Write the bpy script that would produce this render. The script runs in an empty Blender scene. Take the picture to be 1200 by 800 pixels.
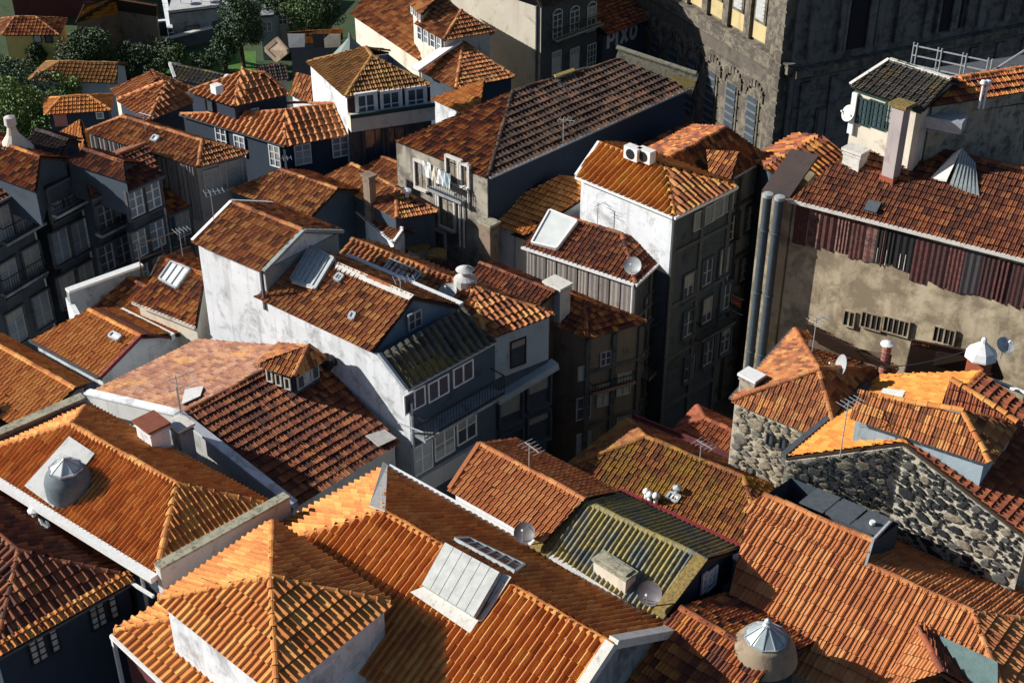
import bpy, math, random
import numpy as np
from mathutils import Vector as V, Matrix
from mathutils.geometry import tessellate_polygon
random.seed(7); rng = np.random.default_rng(7)
S = bpy.context.scene
C = S.collection
# ------------------------------------------------------------------ camera, sky, sun, exposure
F_PX = 1633.0; TH = math.radians(32.6); HC = 46.0
cs, sn = math.cos(TH), math.sin(TH)
cam = bpy.data.objects.new('camera', bpy.data.cameras.new('camera')); C.objects.link(cam)
cam.location = (0, 0, HC); cam.rotation_euler = (math.pi/2-TH, 0, 0)
cam.data.sensor_width = 36; cam.data.lens = F_PX/1200*36
cam.data.clip_start = 1; cam.data.clip_end = 6000
S.camera = cam
SUN_EL = math.radians(27); SUN_D = V((0.99, -0.12, 0)).normalized()      # direction the light travels over the ground
w = bpy.data.worlds.new('World'); S.world = w; w.use_nodes = True
sky = w.node_tree.nodes.new('ShaderNodeTexSky'); sky.sky_type = 'NISHITA'; sky.sun_disc = False
sky.ozone_density = 3.0; sky.sun_elevation = SUN_EL; sky.sun_rotation = math.atan2(-SUN_D.x, -SUN_D.y)
bg = w.node_tree.nodes['Background']; bg.inputs['Strength'].default_value = 0.05
w.node_tree.links.new(sky.outputs['Color'], bg.inputs['Color'])
sl = bpy.data.lights.new('sun', 'SUN'); sl.energy = 5.0; sl.angle = math.radians(0.5); sl.color = (1.0, 0.955, 0.89)
so = bpy.data.objects.new('sun', sl); C.objects.link(so)
ldir = V((SUN_D.x*math.cos(SUN_EL), SUN_D.y*math.cos(SUN_EL), -math.sin(SUN_EL)))
so.rotation_euler = ldir.to_track_quat('-Z', 'Y').to_euler(); so.location = (-60, 20, 90)
S.view_settings.view_transform = 'Standard'; S.view_settings.look = 'None'
S.view_settings.exposure = 0.68; S.view_settings.gamma = 1.0
# ------------------------------------------------------------------ surveying helpers: sight lines from the tower
Z = V((0, 0, 1))
def ray(px, py): 
    a, b = px-600, 400-py
    return V((a, F_PX*cs + b*sn, -F_PX*sn + b*cs))
def P(px, py, z):
    r = ray(px, py); t = (z-HC)/r.z
    return V((r.x*t, r.y*t, z))
def PX(p):
    X, Y, D = p.x, p.y, p.z-HC
    d = Y*cs-D*sn
    return 600+F_PX*X/d, 400-F_PX*(Y*sn+D*cs)/d
def ZV(p, py):                       # height on the plumb line over p that is seen on row py
    k = (400-py)/F_PX
    return HC + p.y*(k*cs-sn)/(cs+k*sn)
def XP(px, py, pl):
    o, n = pl; r = ray(px, py); c = V((0, 0, HC))
    return c + r*((o-c).dot(n)/r.dot(n))
def plane3(a, b, c): return (a, (b-a).cross(c-a).normalized())
def vplane(a, b): return (a, (b-a).cross(Z).normalized())
def flat(v): return V((v.x, v.y, 0))
def lerp(a, b, t): return a+(b-a)*t
def at_z(p, z): return V((p.x, p.y, z))
# ------------------------------------------------------------------ mesh builder
class MB:
    def __init__(s): s.v = []; s.f = []
    def add(s, vs, fs):
        o = len(s.v); s.v += [tuple(x) for x in vs]; s.f += [tuple(o+i for i in f) for f in fs]; return s
    def poly(s, pts): return s.add(pts, [tuple(range(len(pts)))])
    def solid(s, pts, off):                       # polygon pushed along a vector
        n = len(pts); q = [p+off for p in pts]
        return s.add(list(pts)+q, [tuple(range(n)), tuple(range(2*n-1, n-1, -1))]+[(i, i+n, (i+1) % n+n, (i+1) % n) for i in range(n)])
    def box(s, c, ux, uy, uz):                    # centre and three half vectors
        vs = [c+ux*i+uy*j+uz*k for k in (-1, 1) for j in (-1, 1) for i in (-1, 1)]
        return s.add(vs, [(0, 2, 3, 1), (4, 5, 7, 6), (0, 1, 5, 4), (2, 6, 7, 3), (0, 4, 6, 2), (1, 3, 7, 5)])
    def bar(s, a, b, w, h, up=Z, lift=0):         # beam from a to b; w across, h along up
        d = b-a; L = d.length; d = d/L
        sd = d.cross(up)
        sd = sd.normalized() if sd.length > 1e-6 else V((1, 0, 0))
        u = sd.cross(d).normalized()
        return s.box((a+b)/2+u*lift, d*(L/2), sd*(w/2), u*(h/2))
    def tube(s, a, b, r, n=8, r2=None, cap=True):
        d = (b-a).normalized(); x = d.orthogonal().normalized(); y = d.cross(x); r2 = r if r2 is None else r2
        vs = []
        for p, rr in ((a, r), (b, r2)):
            vs += [p+(x*math.cos(2*math.pi*i/n)+y*math.sin(2*math.pi*i/n))*rr for i in range(n)]
        fs = [(i, (i+1) % n, (i+1) % n+n, i+n) for i in range(n)]
        if cap: fs += [tuple(range(n-1, -1, -1)), tuple(range(n, 2*n))]
        return s.add(vs, fs)
    def path(s, pts, r, n=6):
        for a, b in zip(pts, pts[1:]): s.tube(a, b, r, n)
        return s
    def lathe(s, c, prof, n=16, axis=Z):          # profile of (radius, height)
        x = axis.orthogonal().normalized(); y = axis.cross(x)
        vs = [c+axis*h+(x*math.cos(2*math.pi*i/n)+y*math.sin(2*math.pi*i/n))*r for r, h in prof for i in range(n)]
        fs = [(k*n+i, k*n+(i+1) % n, (k+1)*n+(i+1) % n, (k+1)*n+i) for k in range(len(prof)-1) for i in range(n)]
        return s.add(vs, fs)
    def mesh(s, name, mat, off=V((0, 0, 0)), smooth=False):
        m = bpy.data.meshes.new(name); m.from_pydata([(a-off.x, b-off.y, c-off.z) for a, b, c in s.v], [], s.f)
        if mat: m.materials.append(mat)
        if smooth: m.polygons.foreach_set('use_smooth', [True]*len(m.polygons))
        m.update(); return m
def tag(o, label=None, cat=None, group=None, kind=None):
    if label: o['label'] = label
    if cat: o['category'] = cat
    if group: o['group'] = group
    if kind: o['kind'] = kind
    return o
def single(name, mb, mat, label, cat, group=None, smooth=False, kind=None):  # a thing of one mesh
    off = V(mb.v[0]) if not kind else V((0, 0, 0))
    o = bpy.data.objects.new(name, mb.mesh(name, mat, off, smooth)); o.location = off; C.objects.link(o)
    return tag(o, label, cat, group, kind)
def struct(name, mb, mat, kind='structure', label=None):
    o = bpy.data.objects.new(name, mb.mesh(name, mat)); C.objects.link(o); tag(o, label, None, None, kind); return o
class Thing:
    def __init__(s, name, label, cat, loc, group=None):
        s.e = bpy.data.objects.new(name, None); s.e.location = loc; s.e.empty_display_size = .5; C.objects.link(s.e)
        tag(s.e, label, cat, group); s.o = V(loc); s.tl = []; s.rt = []; s.roof = None
    def part(s, name, mb, mat, parent=None, label=None, kind=None, smooth=False):
        if not mb.v: return None
        o = bpy.data.objects.new(name, mb.mesh(name, mat, s.o, smooth)); C.objects.link(o)
        o.parent = parent or s.e; tag(o, label, None, None, kind); return o
    def inst(s, name, mesh, M, parent=None, label=None):
        o = bpy.data.objects.new(name, mesh); o.matrix_world = Matrix.Translation(-s.o) @ M
        C.objects.link(o); o.parent = parent or s.e
        if label: o['label'] = label
        return o
# ------------------------------------------------------------------ materials
def nd(nt, t, **k):
    n = nt.nodes.new('ShaderNode'+t)
    for a, b in k.items(): setattr(n, a, b)
    return n
def base_mat(name, rough=.85):
    m = bpy.data.materials.new(name); m.use_nodes = True; nt = m.node_tree
    b = nt.nodes['Principled BSDF']; b.inputs['Roughness'].default_value = rough
    b.inputs['Specular IOR Level'].default_value = .25
    return m, nt, b
def lk(nt, a, b): nt.links.new(a, b)
def mixc(nt, fac, a, b, mode='MIX'):
    n = nd(nt, 'Mix', data_type='RGBA', blend_type=mode)
    for i, x in ((0, fac), (6, a), (7, b)):
        if isinstance(x, (int, float)): n.inputs[i].default_value = x
        elif isinstance(x, tuple): n.inputs[i].default_value = (*x, 1)
        else: lk(nt, x, n.inputs[i])
    return n.outputs[2]
def noise(nt, scale, detail=4, vec=None, rough=.6, dist=0):
    n = nd(nt, 'TexNoise'); n.inputs['Scale'].default_value = scale; n.inputs['Detail'].default_value = detail
    n.inputs['Roughness'].default_value = rough; n.inputs['Distortion'].default_value = dist
    if vec is not None: lk(nt, vec, n.inputs['Vector'])
    return n.outputs['Fac']
def ramp(nt, fac, lo, hi):
    n = nd(nt, 'MapRange', clamp=True); n.inputs['From Min'].default_value = lo; n.inputs['From Max'].default_value = hi
    lk(nt, fac, n.inputs['Value']); return n.outputs['Result']
def mul(nt, a, b, op='MULTIPLY'):
    n = nd(nt, 'Math', operation=op)
    for i, x in ((0, a), (1, b)):
        if isinstance(x, (int, float)): n.inputs[i].default_value = x
        else: lk(nt, x, n.inputs[i])
    return n.outputs[0]
def pos(nt, sc=(1, 1, 1), offs=0):
    g = nd(nt, 'NewGeometry'); m = nd(nt, 'Mapping'); m.inputs['Scale'].default_value = sc
    m.inputs['Location'].default_value = (offs, offs*1.7, offs*.6)
    lk(nt, g.outputs['Position'], m.inputs['Vector']); return m.outputs['Vector']
def bump(nt, b, h, strength=.4, dist=.02):
    n = nd(nt, 'Bump'); n.inputs['Strength'].default_value = strength; n.inputs['Distance'].default_value = dist
    lk(nt, h, n.inputs['Height']); lk(nt, n.outputs['Normal'], b.inputs['Normal'])
MATS = {}
_seed = [0]
def tile_mat(name, cols, dark=.5, darkcol=(.045, .032, .03), moss=0., mosscol=(.32, .24, .03), pale=.15, palecol=(.45, .36, .26), dscale=.35):
    """fired clay: every tile its own tone, blackened and lichened in patches"""
    if name in MATS: return MATS[name]
    m, nt, b = base_mat(name, .8); _seed[0] += 3.7; sd = _seed[0]
    at = nd(nt, 'Attribute', attribute_name='tint'); ao = nd(nt, 'Attribute', attribute_type='OBJECT', attribute_name='otint')
    t = mul(nt, at.outputs['Fac'], ao.outputs['Fac'], 'ADD')
    r = nd(nt, 'ValToRGB'); lk(nt, t, r.inputs['Fac']); e = r.color_ramp.elements
    n = len(cols)
    e[0].position = 0; e[0].color = (*cols[0], 1); e[1].position = 1; e[1].color = (*cols[-1], 1)
    for i in range(1, n-1):
        q = e.new(i/(n-1)); q.color = (*cols[i], 1)
    c = r.outputs['Color']
    p = pos(nt, offs=sd)
    fine = noise(nt, 9, 5, p)
    c = mixc(nt, mul(nt, ramp(nt, fine, .35, .75), .35), c, (cols[0][0]*.45, cols[0][1]*.45, cols[0][2]*.5))
    if dark > 0:
        big = noise(nt, dscale, 6, p, .65, .3)
        lo = .78-dark*.45
        f = ramp(nt, mul(nt, big, mul(nt, mul(nt, t, -.5, 'ADD'), .22), 'ADD'), lo, lo+.22)
        f = mul(nt, f, ramp(nt, noise(nt, 3.3, 5, p), .3, .62))
        c = mixc(nt, mul(nt, f, .88), c, darkcol)
    if moss > 0:
        f = ramp(nt, noise(nt, dscale*1.6, 7, pos(nt, offs=sd+11), .72, .5), .68-moss*.35, .76-moss*.3)
        f = mul(nt, f, ramp(nt, noise(nt, 7, 4, p), .32, .55))
        c = mixc(nt, mul(nt, f, .85), c, mosscol)
    if pale > 0:
        f = ramp(nt, noise(nt, 1.1, 8, pos(nt, offs=sd+23), .75), .68, .78)
        c = mixc(nt, mul(nt, f, pale*2), c, palecol)
    lk(nt, c, b.inputs['Base Color'])
    bump(nt, b, noise(nt, 22, 4, p), .35, .02)
    MATS[name] = m; return m
def wall_mat(name, col, stain=.4, staincol=(.05, .045, .04), rough=.9, scale=.6, streak=True, spots=.2, bs=.3, crack=.3):
    if name in MATS: return MATS[name]
    m, nt, b = base_mat(name, rough); _seed[0] += 3.7; sd = _seed[0]
    p = pos(nt, offs=sd)
    c = mixc(nt, ramp(nt, noise(nt, scale, 6, p, .65), .3, .7), tuple(x*.78 for x in col), col)
    if stain > 0:
        f = ramp(nt, noise(nt, scale*1.7, 8, pos(nt, offs=sd+5), .7, .4), .63-stain*.21, .75-stain*.19)
        c = mixc(nt, mul(nt, f, .75), c, staincol)
        if streak:
            f = ramp(nt, noise(nt, 1, 5, pos(nt, (2.2, 2.2, .16), sd+9), .6), .62-stain*.15, .85)
            c = mixc(nt, mul(nt, f, .7), c, staincol)
    if spots > 0:
        f = ramp(nt, noise(nt, 5, 6, pos(nt, offs=sd+2), .7), .62, .72)
        c = mixc(nt, mul(nt, f, spots), c, staincol)
    if crack > 0:
        q = mul(nt, mul(nt, noise(nt, .55, 6, pos(nt, offs=sd+31), .62, .8), -.5, 'ADD'), 0, 'ADD')
        ab = mul(nt, q, 0, 'ADD'); ab.node.operation = 'ABSOLUTE'
        mr = nd(nt, 'MapRange', clamp=True); lk(nt, ab, mr.inputs['Value']); mr.inputs['From Min'].default_value = .0015; mr.inputs['From Max'].default_value = .006; mr.inputs['To Min'].default_value = 1; mr.inputs['To Max'].default_value = 0
        c = mixc(nt, mul(nt, mul(nt, mr.outputs['Result'], crack), ramp(nt, noise(nt, .3, 2, p), .45, .6)), c, staincol)
    lk(nt, c, b.inputs['Base Color']); bump(nt, b, noise(nt, 14, 5, p), bs, .02)
    MATS[name] = m; return m
def plain(name, col, rough=.6, metal=0., grain=.25, scale=6):
    if name in MATS: return MATS[name]
    m, nt, b = base_mat(name, rough); _seed[0] += 1.3
    b.inputs['Metallic'].default_value = metal
    c = mixc(nt, mul(nt, ramp(nt, noise(nt, scale, 5, pos(nt, offs=_seed[0])), .35, .7), grain*2), col, tuple(x*.45 for x in col))
    lk(nt, c, b.inputs['Base Color']); MATS[name] = m; return m
def glass_mat(name, col=(.02, .03, .04), rough=.12):
    if name in MATS: return MATS[name]
    m, nt, b = base_mat(name, rough); b.inputs['Specular IOR Level'].default_value = .6
    c = mixc(nt, noise(nt, 1.1, 3, pos(nt)), col, tuple(min(1, x*2.6) for x in col))
    lk(nt, c, b.inputs['Base Color']); MATS[name] = m; return m
OR = dict(cols=[(.34, .10, .035), (.50, .16, .045), (.58, .22, .06), (.66, .30, .09)])
def tm(key):
    d = {
     'orange':  dict(cols=[(.45, .155, .045), (.57, .215, .058), (.63, .26, .068), (.69, .34, .10)], dark=.26, pale=.3),
     'fresh':   dict(cols=[(.36, .125, .05), (.46, .17, .06), (.52, .21, .075), (.58, .27, .10)], dark=.24, pale=.22),
     'mellow':  dict(cols=[(.15, .055, .03), (.34, .12, .045), (.47, .18, .06), (.60, .31, .10)], dark=.45, pale=.25),
     'brown':   dict(cols=[(.075, .033, .026), (.17, .055, .03), (.27, .088, .038), (.42, .16, .06)], dark=.62, pale=.3),
     'mixed':   dict(cols=[(.08, .033, .025), (.24, .07, .032), (.42, .13, .04), (.64, .28, .06)], dark=.5, pale=.25),
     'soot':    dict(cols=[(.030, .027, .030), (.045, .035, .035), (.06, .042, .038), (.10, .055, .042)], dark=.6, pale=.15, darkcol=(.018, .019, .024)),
     'mossy':   dict(cols=[(.12, .05, .028), (.24, .085, .032), (.34, .13, .04), (.42, .19, .05)], dark=.5, moss=.5, mosscol=(.28, .19, .02), pale=.25),
     'yellow':  dict(cols=[(.50, .17, .035), (.60, .23, .045), (.64, .27, .05), (.68, .33, .07)], dark=.25, moss=.25, mosscol=(.45, .30, .06), pale=.2),
     'ribbed':  dict(cols=[(.42, .16, .045), (.52, .20, .05), (.57, .25, .055), (.62, .31, .07)], dark=.3, moss=.3, mosscol=(.42, .28, .05), pale=.2),
     'slate':   dict(cols=[(.05, .052, .045), (.07, .07, .06), (.09, .09, .075), (.13, .125, .10)], dark=.5, darkcol=(.025, .027, .026), moss=.5, mosscol=(.20, .15, .05), pale=.3),
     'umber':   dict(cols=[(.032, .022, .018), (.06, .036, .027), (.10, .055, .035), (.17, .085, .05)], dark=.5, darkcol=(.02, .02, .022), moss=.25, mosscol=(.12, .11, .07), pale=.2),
     'cement':  dict(cols=[(.07, .085, .09), (.11, .13, .135), (.15, .17, .165), (.20, .21, .19)], dark=.6, darkcol=(.04, .045, .05), moss=.75, mosscol=(.32, .25, .06), pale=.1),
     'ochre':   dict(cols=[(.20, .10, .035), (.29, .14, .045), (.36, .18, .06), (.44, .24, .08)], dark=.45, moss=.3, pale=.25),
     'pale':    dict(cols=[(.20, .09, .06), (.30, .135, .085), (.37, .18, .11), (.46, .27, .17)], dark=.4, moss=.45, mosscol=(.55, .28, .07), pale=.5, palecol=(.5, .44, .36)),
     'rust':    dict(cols=[(.16, .05, .03), (.24, .07, .035), (.31, .09, .04), (.38, .13, .05)], dark=.4, pale=.3),
    }[key]
    return tile_mat('clay_'+key, **d)
W = dict(
 white=lambda: wall_mat('white_plaster', (.68, .71, .74), .62, (.26, .26, .26), scale=.55, crack=.4, spots=.35),
 cream=lambda: wall_mat('cream_plaster', (.62, .57, .47), .3, (.16, .13, .10)),
 grey=lambda: wall_mat('grey_render', (.28, .305, .32), .6, (.07, .07, .065)),  # grey with a slight blue cast of shade in the colour
 lgrey=lambda: wall_mat('light_grey_render', (.50, .50, .49), .3, (.12, .12, .115)),
 dark=lambda: wall_mat('blue_shade_render', (.055, .075, .10), .4, (.04, .04, .045)),  # dark walls, blue of the shade mixed into the colour
 navy=lambda: wall_mat('blue_shade_slate_cladding', (.030, .045, .07), .3, (.025, .028, .033)),  # dark cladding, its colour blued further to stand for shade
 sheet=lambda: wall_mat('weathered_cladding', (.26, .235, .22), .3, (.09, .08, .075)),
 tan=lambda: wall_mat('stained_tan_render', (.50, .42, .29), .95, (.15, .115, .075), scale=.45, spots=.7),
 stone=lambda: wall_mat('granite_blocks', (.38, .34, .27), .7, (.06, .06, .055), scale=1.4, spots=.5, bs=.6),
 brown=lambda: wall_mat('brown_render', (.24, .18, .13), .5, (.05, .045, .04)),
 maroon=lambda: wall_mat('maroon_cladding', (.12, .035, .035), .3, (.04, .02, .02)),
 blue=lambda: wall_mat('blue_tinted_render', (.36, .45, .50), .3, (.13, .15, .16), crack=.4),  # pale render; on the hip house a white wall's shade tint
 yellow=lambda: wall_mat('yellow_render', (.62, .46, .16), .2, (.2, .15, .07)),
 moss=lambda: wall_mat('lichened_coping', (.36, .34, .25), .7, (.07, .07, .05), scale=3, streak=False, spots=.6),
 mortar=lambda: wall_mat('pale_mortar', (.60, .58, .53), .35, (.2, .18, .15), scale=3, streak=False),
)
DECK = plain('dark_roof_deck', (.05, .03, .02), .9)  # plain dark brown deck under the tiles
METAL = plain('galvanised_metal', (.42, .46, .48), .45, .3)
LEAD = plain('dark_lead_sheet', (.10, .115, .13), .5, .2)
WHITEP = plain('white_paint', (.70, .71, .70), .5, 0, .15)
GREYP = plain('grey_paint', (.32, .34, .35), .5, 0, .15)
BLACKM = plain('black_iron', (.02, .022, .025), .5)
GREENP = plain('dark_green_paint', (.02, .05, .045), .5)
GLASS = glass_mat('window_glass', (.03, .04, .05))
CURT = glass_mat('curtained_glass', (.20, .22, .22), .3)
PALEG = plain('frosted_roof_glazing', (.55, .58, .57), .25, 0, .15, 2)
# ------------------------------------------------------------------ roof tiles
def prof(kind):
    if kind == 'barrel': return [(0, .10), (.07, .0), (.40, .0), (.48, .45), (.60, .85), (.72, 1.0), (.84, .85), (.95, .45), (1.0, .10)], .165, .030
    if kind == 'flat':   return [(0, .5), (.05, 1.0), (.12, .4), (.20, .0), (.42, .0), (.50, .55), (.58, .0), (.84, .0), (.93, .85), (1.0, .5)], .052, .066
    if kind == 'roman':  return [(0, .25), (.06, .05), (.46, .0), (.58, .6), (.74, 1.0), (.90, .65), (1.0, .25)], .095, .066
    if kind == 'sheet':  return [(0, 0), (.2, .2), (.35, .8), (.5, 1.0), (.65, .8), (.8, .2), (1.0, 0)], .13, .015
_tpl = {}
def tpl(kind, w, l):
    k = (kind, round(w, 3), round(l, 3))
    if k in _tpl: return _tpl[k]
    pr, hg, lift = prof(kind); n = len(pr); vs = []
    sc = w/.30; hg *= sc
    for x, zz in pr: vs.append((x*w, -.03*l, lift+zz*hg-(.018 if kind in ('barrel', 'sheet') else .036)))
    for x, zz in pr: vs.append((x*w, -.04*l, lift+zz*hg))
    for x, zz in pr: vs.append((x*w, l*1.04, zz*hg-.004))
    fs = [(r*n+i, r*n+i+1, (r+1)*n+i+1, (r+1)*n+i) for r in range(2) for i in range(n-1)]
    _tpl[k] = (np.array(vs), np.array(fs)); return _tpl[k]
_tmesh = {}
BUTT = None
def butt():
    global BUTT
    if BUTT is None: BUTT = tile_mat('dark_tile_butt', [(.05, .022, .016), (.09, .035, .022)], 0, pale=0)  # tile front lips darker than their tops, drawing the row lines
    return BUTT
def tmesh(kind, w, l, mat):
    k = (kind, round(w, 3), round(l, 3), mat.name)
    if k not in _tmesh:
        vs, fs = tpl(kind, w, l); m = bpy.data.meshes.new('tile'); m.from_pydata(vs.tolist(), [], fs.tolist()); m.materials.append(mat)
        if kind in ('flat', 'roman'):
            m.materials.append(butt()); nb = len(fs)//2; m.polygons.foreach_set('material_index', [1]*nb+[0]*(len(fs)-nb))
        m.update(); _tmesh[k] = m
    return _tmesh[k]
def sh_clip(poly, tri):                    # Sutherland-Hodgman, tri counter-clockwise, poly of (u,v,w)
    for i in range(len(tri)):
        ax, ay = tri[i]; bx, by = tri[(i+1) % len(tri)]; out = []
        m = len(poly)
        if m == 0: return []
        ds = [(bx-ax)*(p[1]-ay)-(by-ay)*(p[0]-ax) for p in poly]
        for k in range(m):
            p, q, dp, dq = poly[k], poly[(k+1) % m], ds[k], ds[(k+1) % m]
            if dp >= 0: out.append(p)
            if (dp >= 0) != (dq >= 0):
                t = dp/(dp-dq); out.append(tuple(p[c]+(q[c]-p[c])*t for c in range(3)))
        poly = out
    return poly
def inside_poly(x, y, pts):
    r = False; n = len(pts); j = n-1
    for i in range(n):
        if (pts[i][1] > y) != (pts[j][1] > y) and x < (pts[j][0]-pts[i][0])*(y-pts[i][1])/(pts[j][1]-pts[i][1])+pts[i][0]: r = not r
        j = i
    return r
def seg_hit(pts, x0, x1, y0, y1):          # does any polygon edge touch the cell
    n = len(pts)
    for i in range(n):
        (ax, ay), (bx, by) = pts[i], pts[(i+1) % n]
        t0, t1 = 0., 1.; dx, dy = bx-ax, by-ay; ok = True
        for p_, q_ in ((-dx, ax-x0), (dx, x1-ax), (-dy, ay-y0), (dy, y1-ay)):
            if abs(p_) < 1e-12:
                if q_ < 0: ok = False; break
            else:
                r_ = q_/p_
                if p_ < 0: t0 = max(t0, r_)
                else: t1 = min(t1, r_)
                if t0 > t1: ok = False; break
        if ok: return True
    return False
def tilefacet(h, poly, a, b, w=.30, l=.42, kind='roman', mat=None, over=.12, holes=(), tint=(0, 1), jit=.008, skew=0.):
    """poly: 3-D corners in one plane; a->b: direction of the eave"""
    n = sum((( poly[i]-poly[0]).cross(poly[i+1]-poly[0]) for i in range(1, len(poly)-1)), V((0, 0, 0))).normalized()
    if n.z < 0: n = -n
    u = b-a; u = (u-n*u.dot(n)).normalized(); v = n.cross(u)
    if v.z < 0: u = -u; v = n.cross(u)
    o = poly[0]
    uv = [((p-o).dot(u), (p-o).dot(v)) for p in poly]
    vmin = min(q[1] for q in uv)
    uv = [(x, y-over if y < vmin+.25 else y) for x, y in uv]
    ar = sum(uv[i][0]*uv[(i+1) % len(uv)][1]-uv[(i+1) % len(uv)][0]*uv[i][1] for i in range(len(uv)))
    if ar < 0: uv = uv[::-1]
    m_ = len(uv)
    convex = all((uv[(i+1) % m_][0]-uv[i][0])*(uv[(i+2) % m_][1]-uv[(i+1) % m_][1])-(uv[(i+1) % m_][1]-uv[i][1])*(uv[(i+2) % m_][0]-uv[(i+1) % m_][0]) > -1e-6 for i in range(m_))
    if convex: pieces = [uv]
    else:
        pieces = []
        for t in tessellate_polygon([[V((x, y, 0)) for x, y in uv]]):
            q = [uv[i] for i in t]
            if (q[1][0]-q[0][0])*(q[2][1]-q[0][1])-(q[1][1]-q[0][1])*(q[2][0]-q[0][0]) < 0: q = q[::-1]
            pieces.append(q)
    u0 = min(q[0] for q in uv); u1 = max(q[0] for q in uv); v0 = min(q[1] for q in uv)+.03*l; v1 = max(q[1] for q in uv)
    tv, tf = tpl(kind, w, l)
    huv = [[((p-o).dot(u), (p-o).dot(v)) for p in hh] for hh in holes]
    B = np.array([[u.x, v.x, n.x], [u.y, v.y, n.y], [u.z, v.z, n.z]])
    ni = int((u1-u0)/w)+1; nj = int((v1-v0)/l)+1
    for j in range(nj):
        for i in range(ni):
            x = u0+i*w; y = v0+j*l
            cx, cy = x+w/2, y+l/2
            if any(inside_poly(cx, cy, hh) for hh in huv): continue
            edge = seg_hit(uv, x, x+w, y-.03*l, y+l)
            tt = tint[0]+(tint[1]-tint[0])*random.random()
            if not edge:
                if not inside_poly(cx, cy, uv): continue
                slip = random.uniform(-.07, .02) if random.random() < .07 else random.uniform(-.008, .008)
                org = o+u*x+v*(y+slip)+n*(.02+random.uniform(-jit, jit)*1.5+.025*(math.sin(x*1.1+o.x)*math.sin(y*1.3+o.y)))
                h.tl.append((kind, w, l, mat, np.array(org), B, tt, random.gauss(0, 1)*jit*2.2))
            else:
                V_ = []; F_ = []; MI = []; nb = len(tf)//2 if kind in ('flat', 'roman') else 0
                g = random.uniform(-jit, jit)
                for fi, f in enumerate(tf):
                    q = [(x+tv[k][0], y+tv[k][1], tv[k][2]+.02+g) for k in f]
                    for pc in pieces:
                        r = sh_clip(q, pc)
                        if len(r) >= 3:
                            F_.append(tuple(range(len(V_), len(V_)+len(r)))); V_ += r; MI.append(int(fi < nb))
                if F_:
                    arr = np.array(V_) @ B.T + np.array(o)
                    h.cut.setdefault(mat.name, [mat, [], [], [], []])
                    c = h.cut[mat.name]; off = sum(len(z) for z in c[1])
                    c[1].append(arr); c[2] += [tuple(k+off for k in f) for f in F_]; c[3] += [tt]*len(F_); c[4] += MI
_rmesh = {}
def ridge_mesh(r, l, mat):
    k = (round(r, 3), round(l, 3), mat.name)
    if k in _rmesh: return _rmesh[k]
    n = 6; vs = []; fs = []
    for x, rr in ((0, r*1.1), (.06*l, r*1.1), (.12*l, r), (l*1.05, r*.86)):
        vs += [(x, math.cos(math.pi*i/n)*rr, math.sin(math.pi*i/n)*rr*.85-.05) for i in range(n+1)]
    for q in range(3): fs += [(q*(n+1)+i, q*(n+1)+i+1, (q+1)*(n+1)+i+1, (q+1)*(n+1)+i) for i in range(n)]
    fs += [tuple(range(n, -1, -1))]
    m = bpy.data.meshes.new('ridge_tile'); m.from_pydata(vs, [], fs); m.materials.append(mat); m.update(); _rmesh[k] = m
    return m
def ridge(h, a, b, mat, r=.13, l=.42, lift=.05):
    d = b-a; L = d.length; n = max(1, round(L/l)); l = L/n; d = d/L; y = Z.cross(d).normalized(); zz = d.cross(y)
    for i in range(n):
        o = a+d*(l*i)+zz*(lift+random.uniform(-.012, .012)+.02*math.sin(i*.9))+y*random.uniform(-.012, .012)
        M = Matrix(((d.x, y.x, zz.x, o.x), (d.y, y.y, zz.y, o.y), (d.z, y.z, zz.z, o.z), (0, 0, 0, 1)))
        h.rt.append((r, .42 if abs(l-.42) < .03 else l, mat, M, random.random()))
def bar_on(h, name, a, b, w, hh, mat, lift=0, parent=None, label=None):
    m = MB(); m.bar(a, b, w, hh, Z, lift); return h.part(name, m, mat, parent, label)
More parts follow.
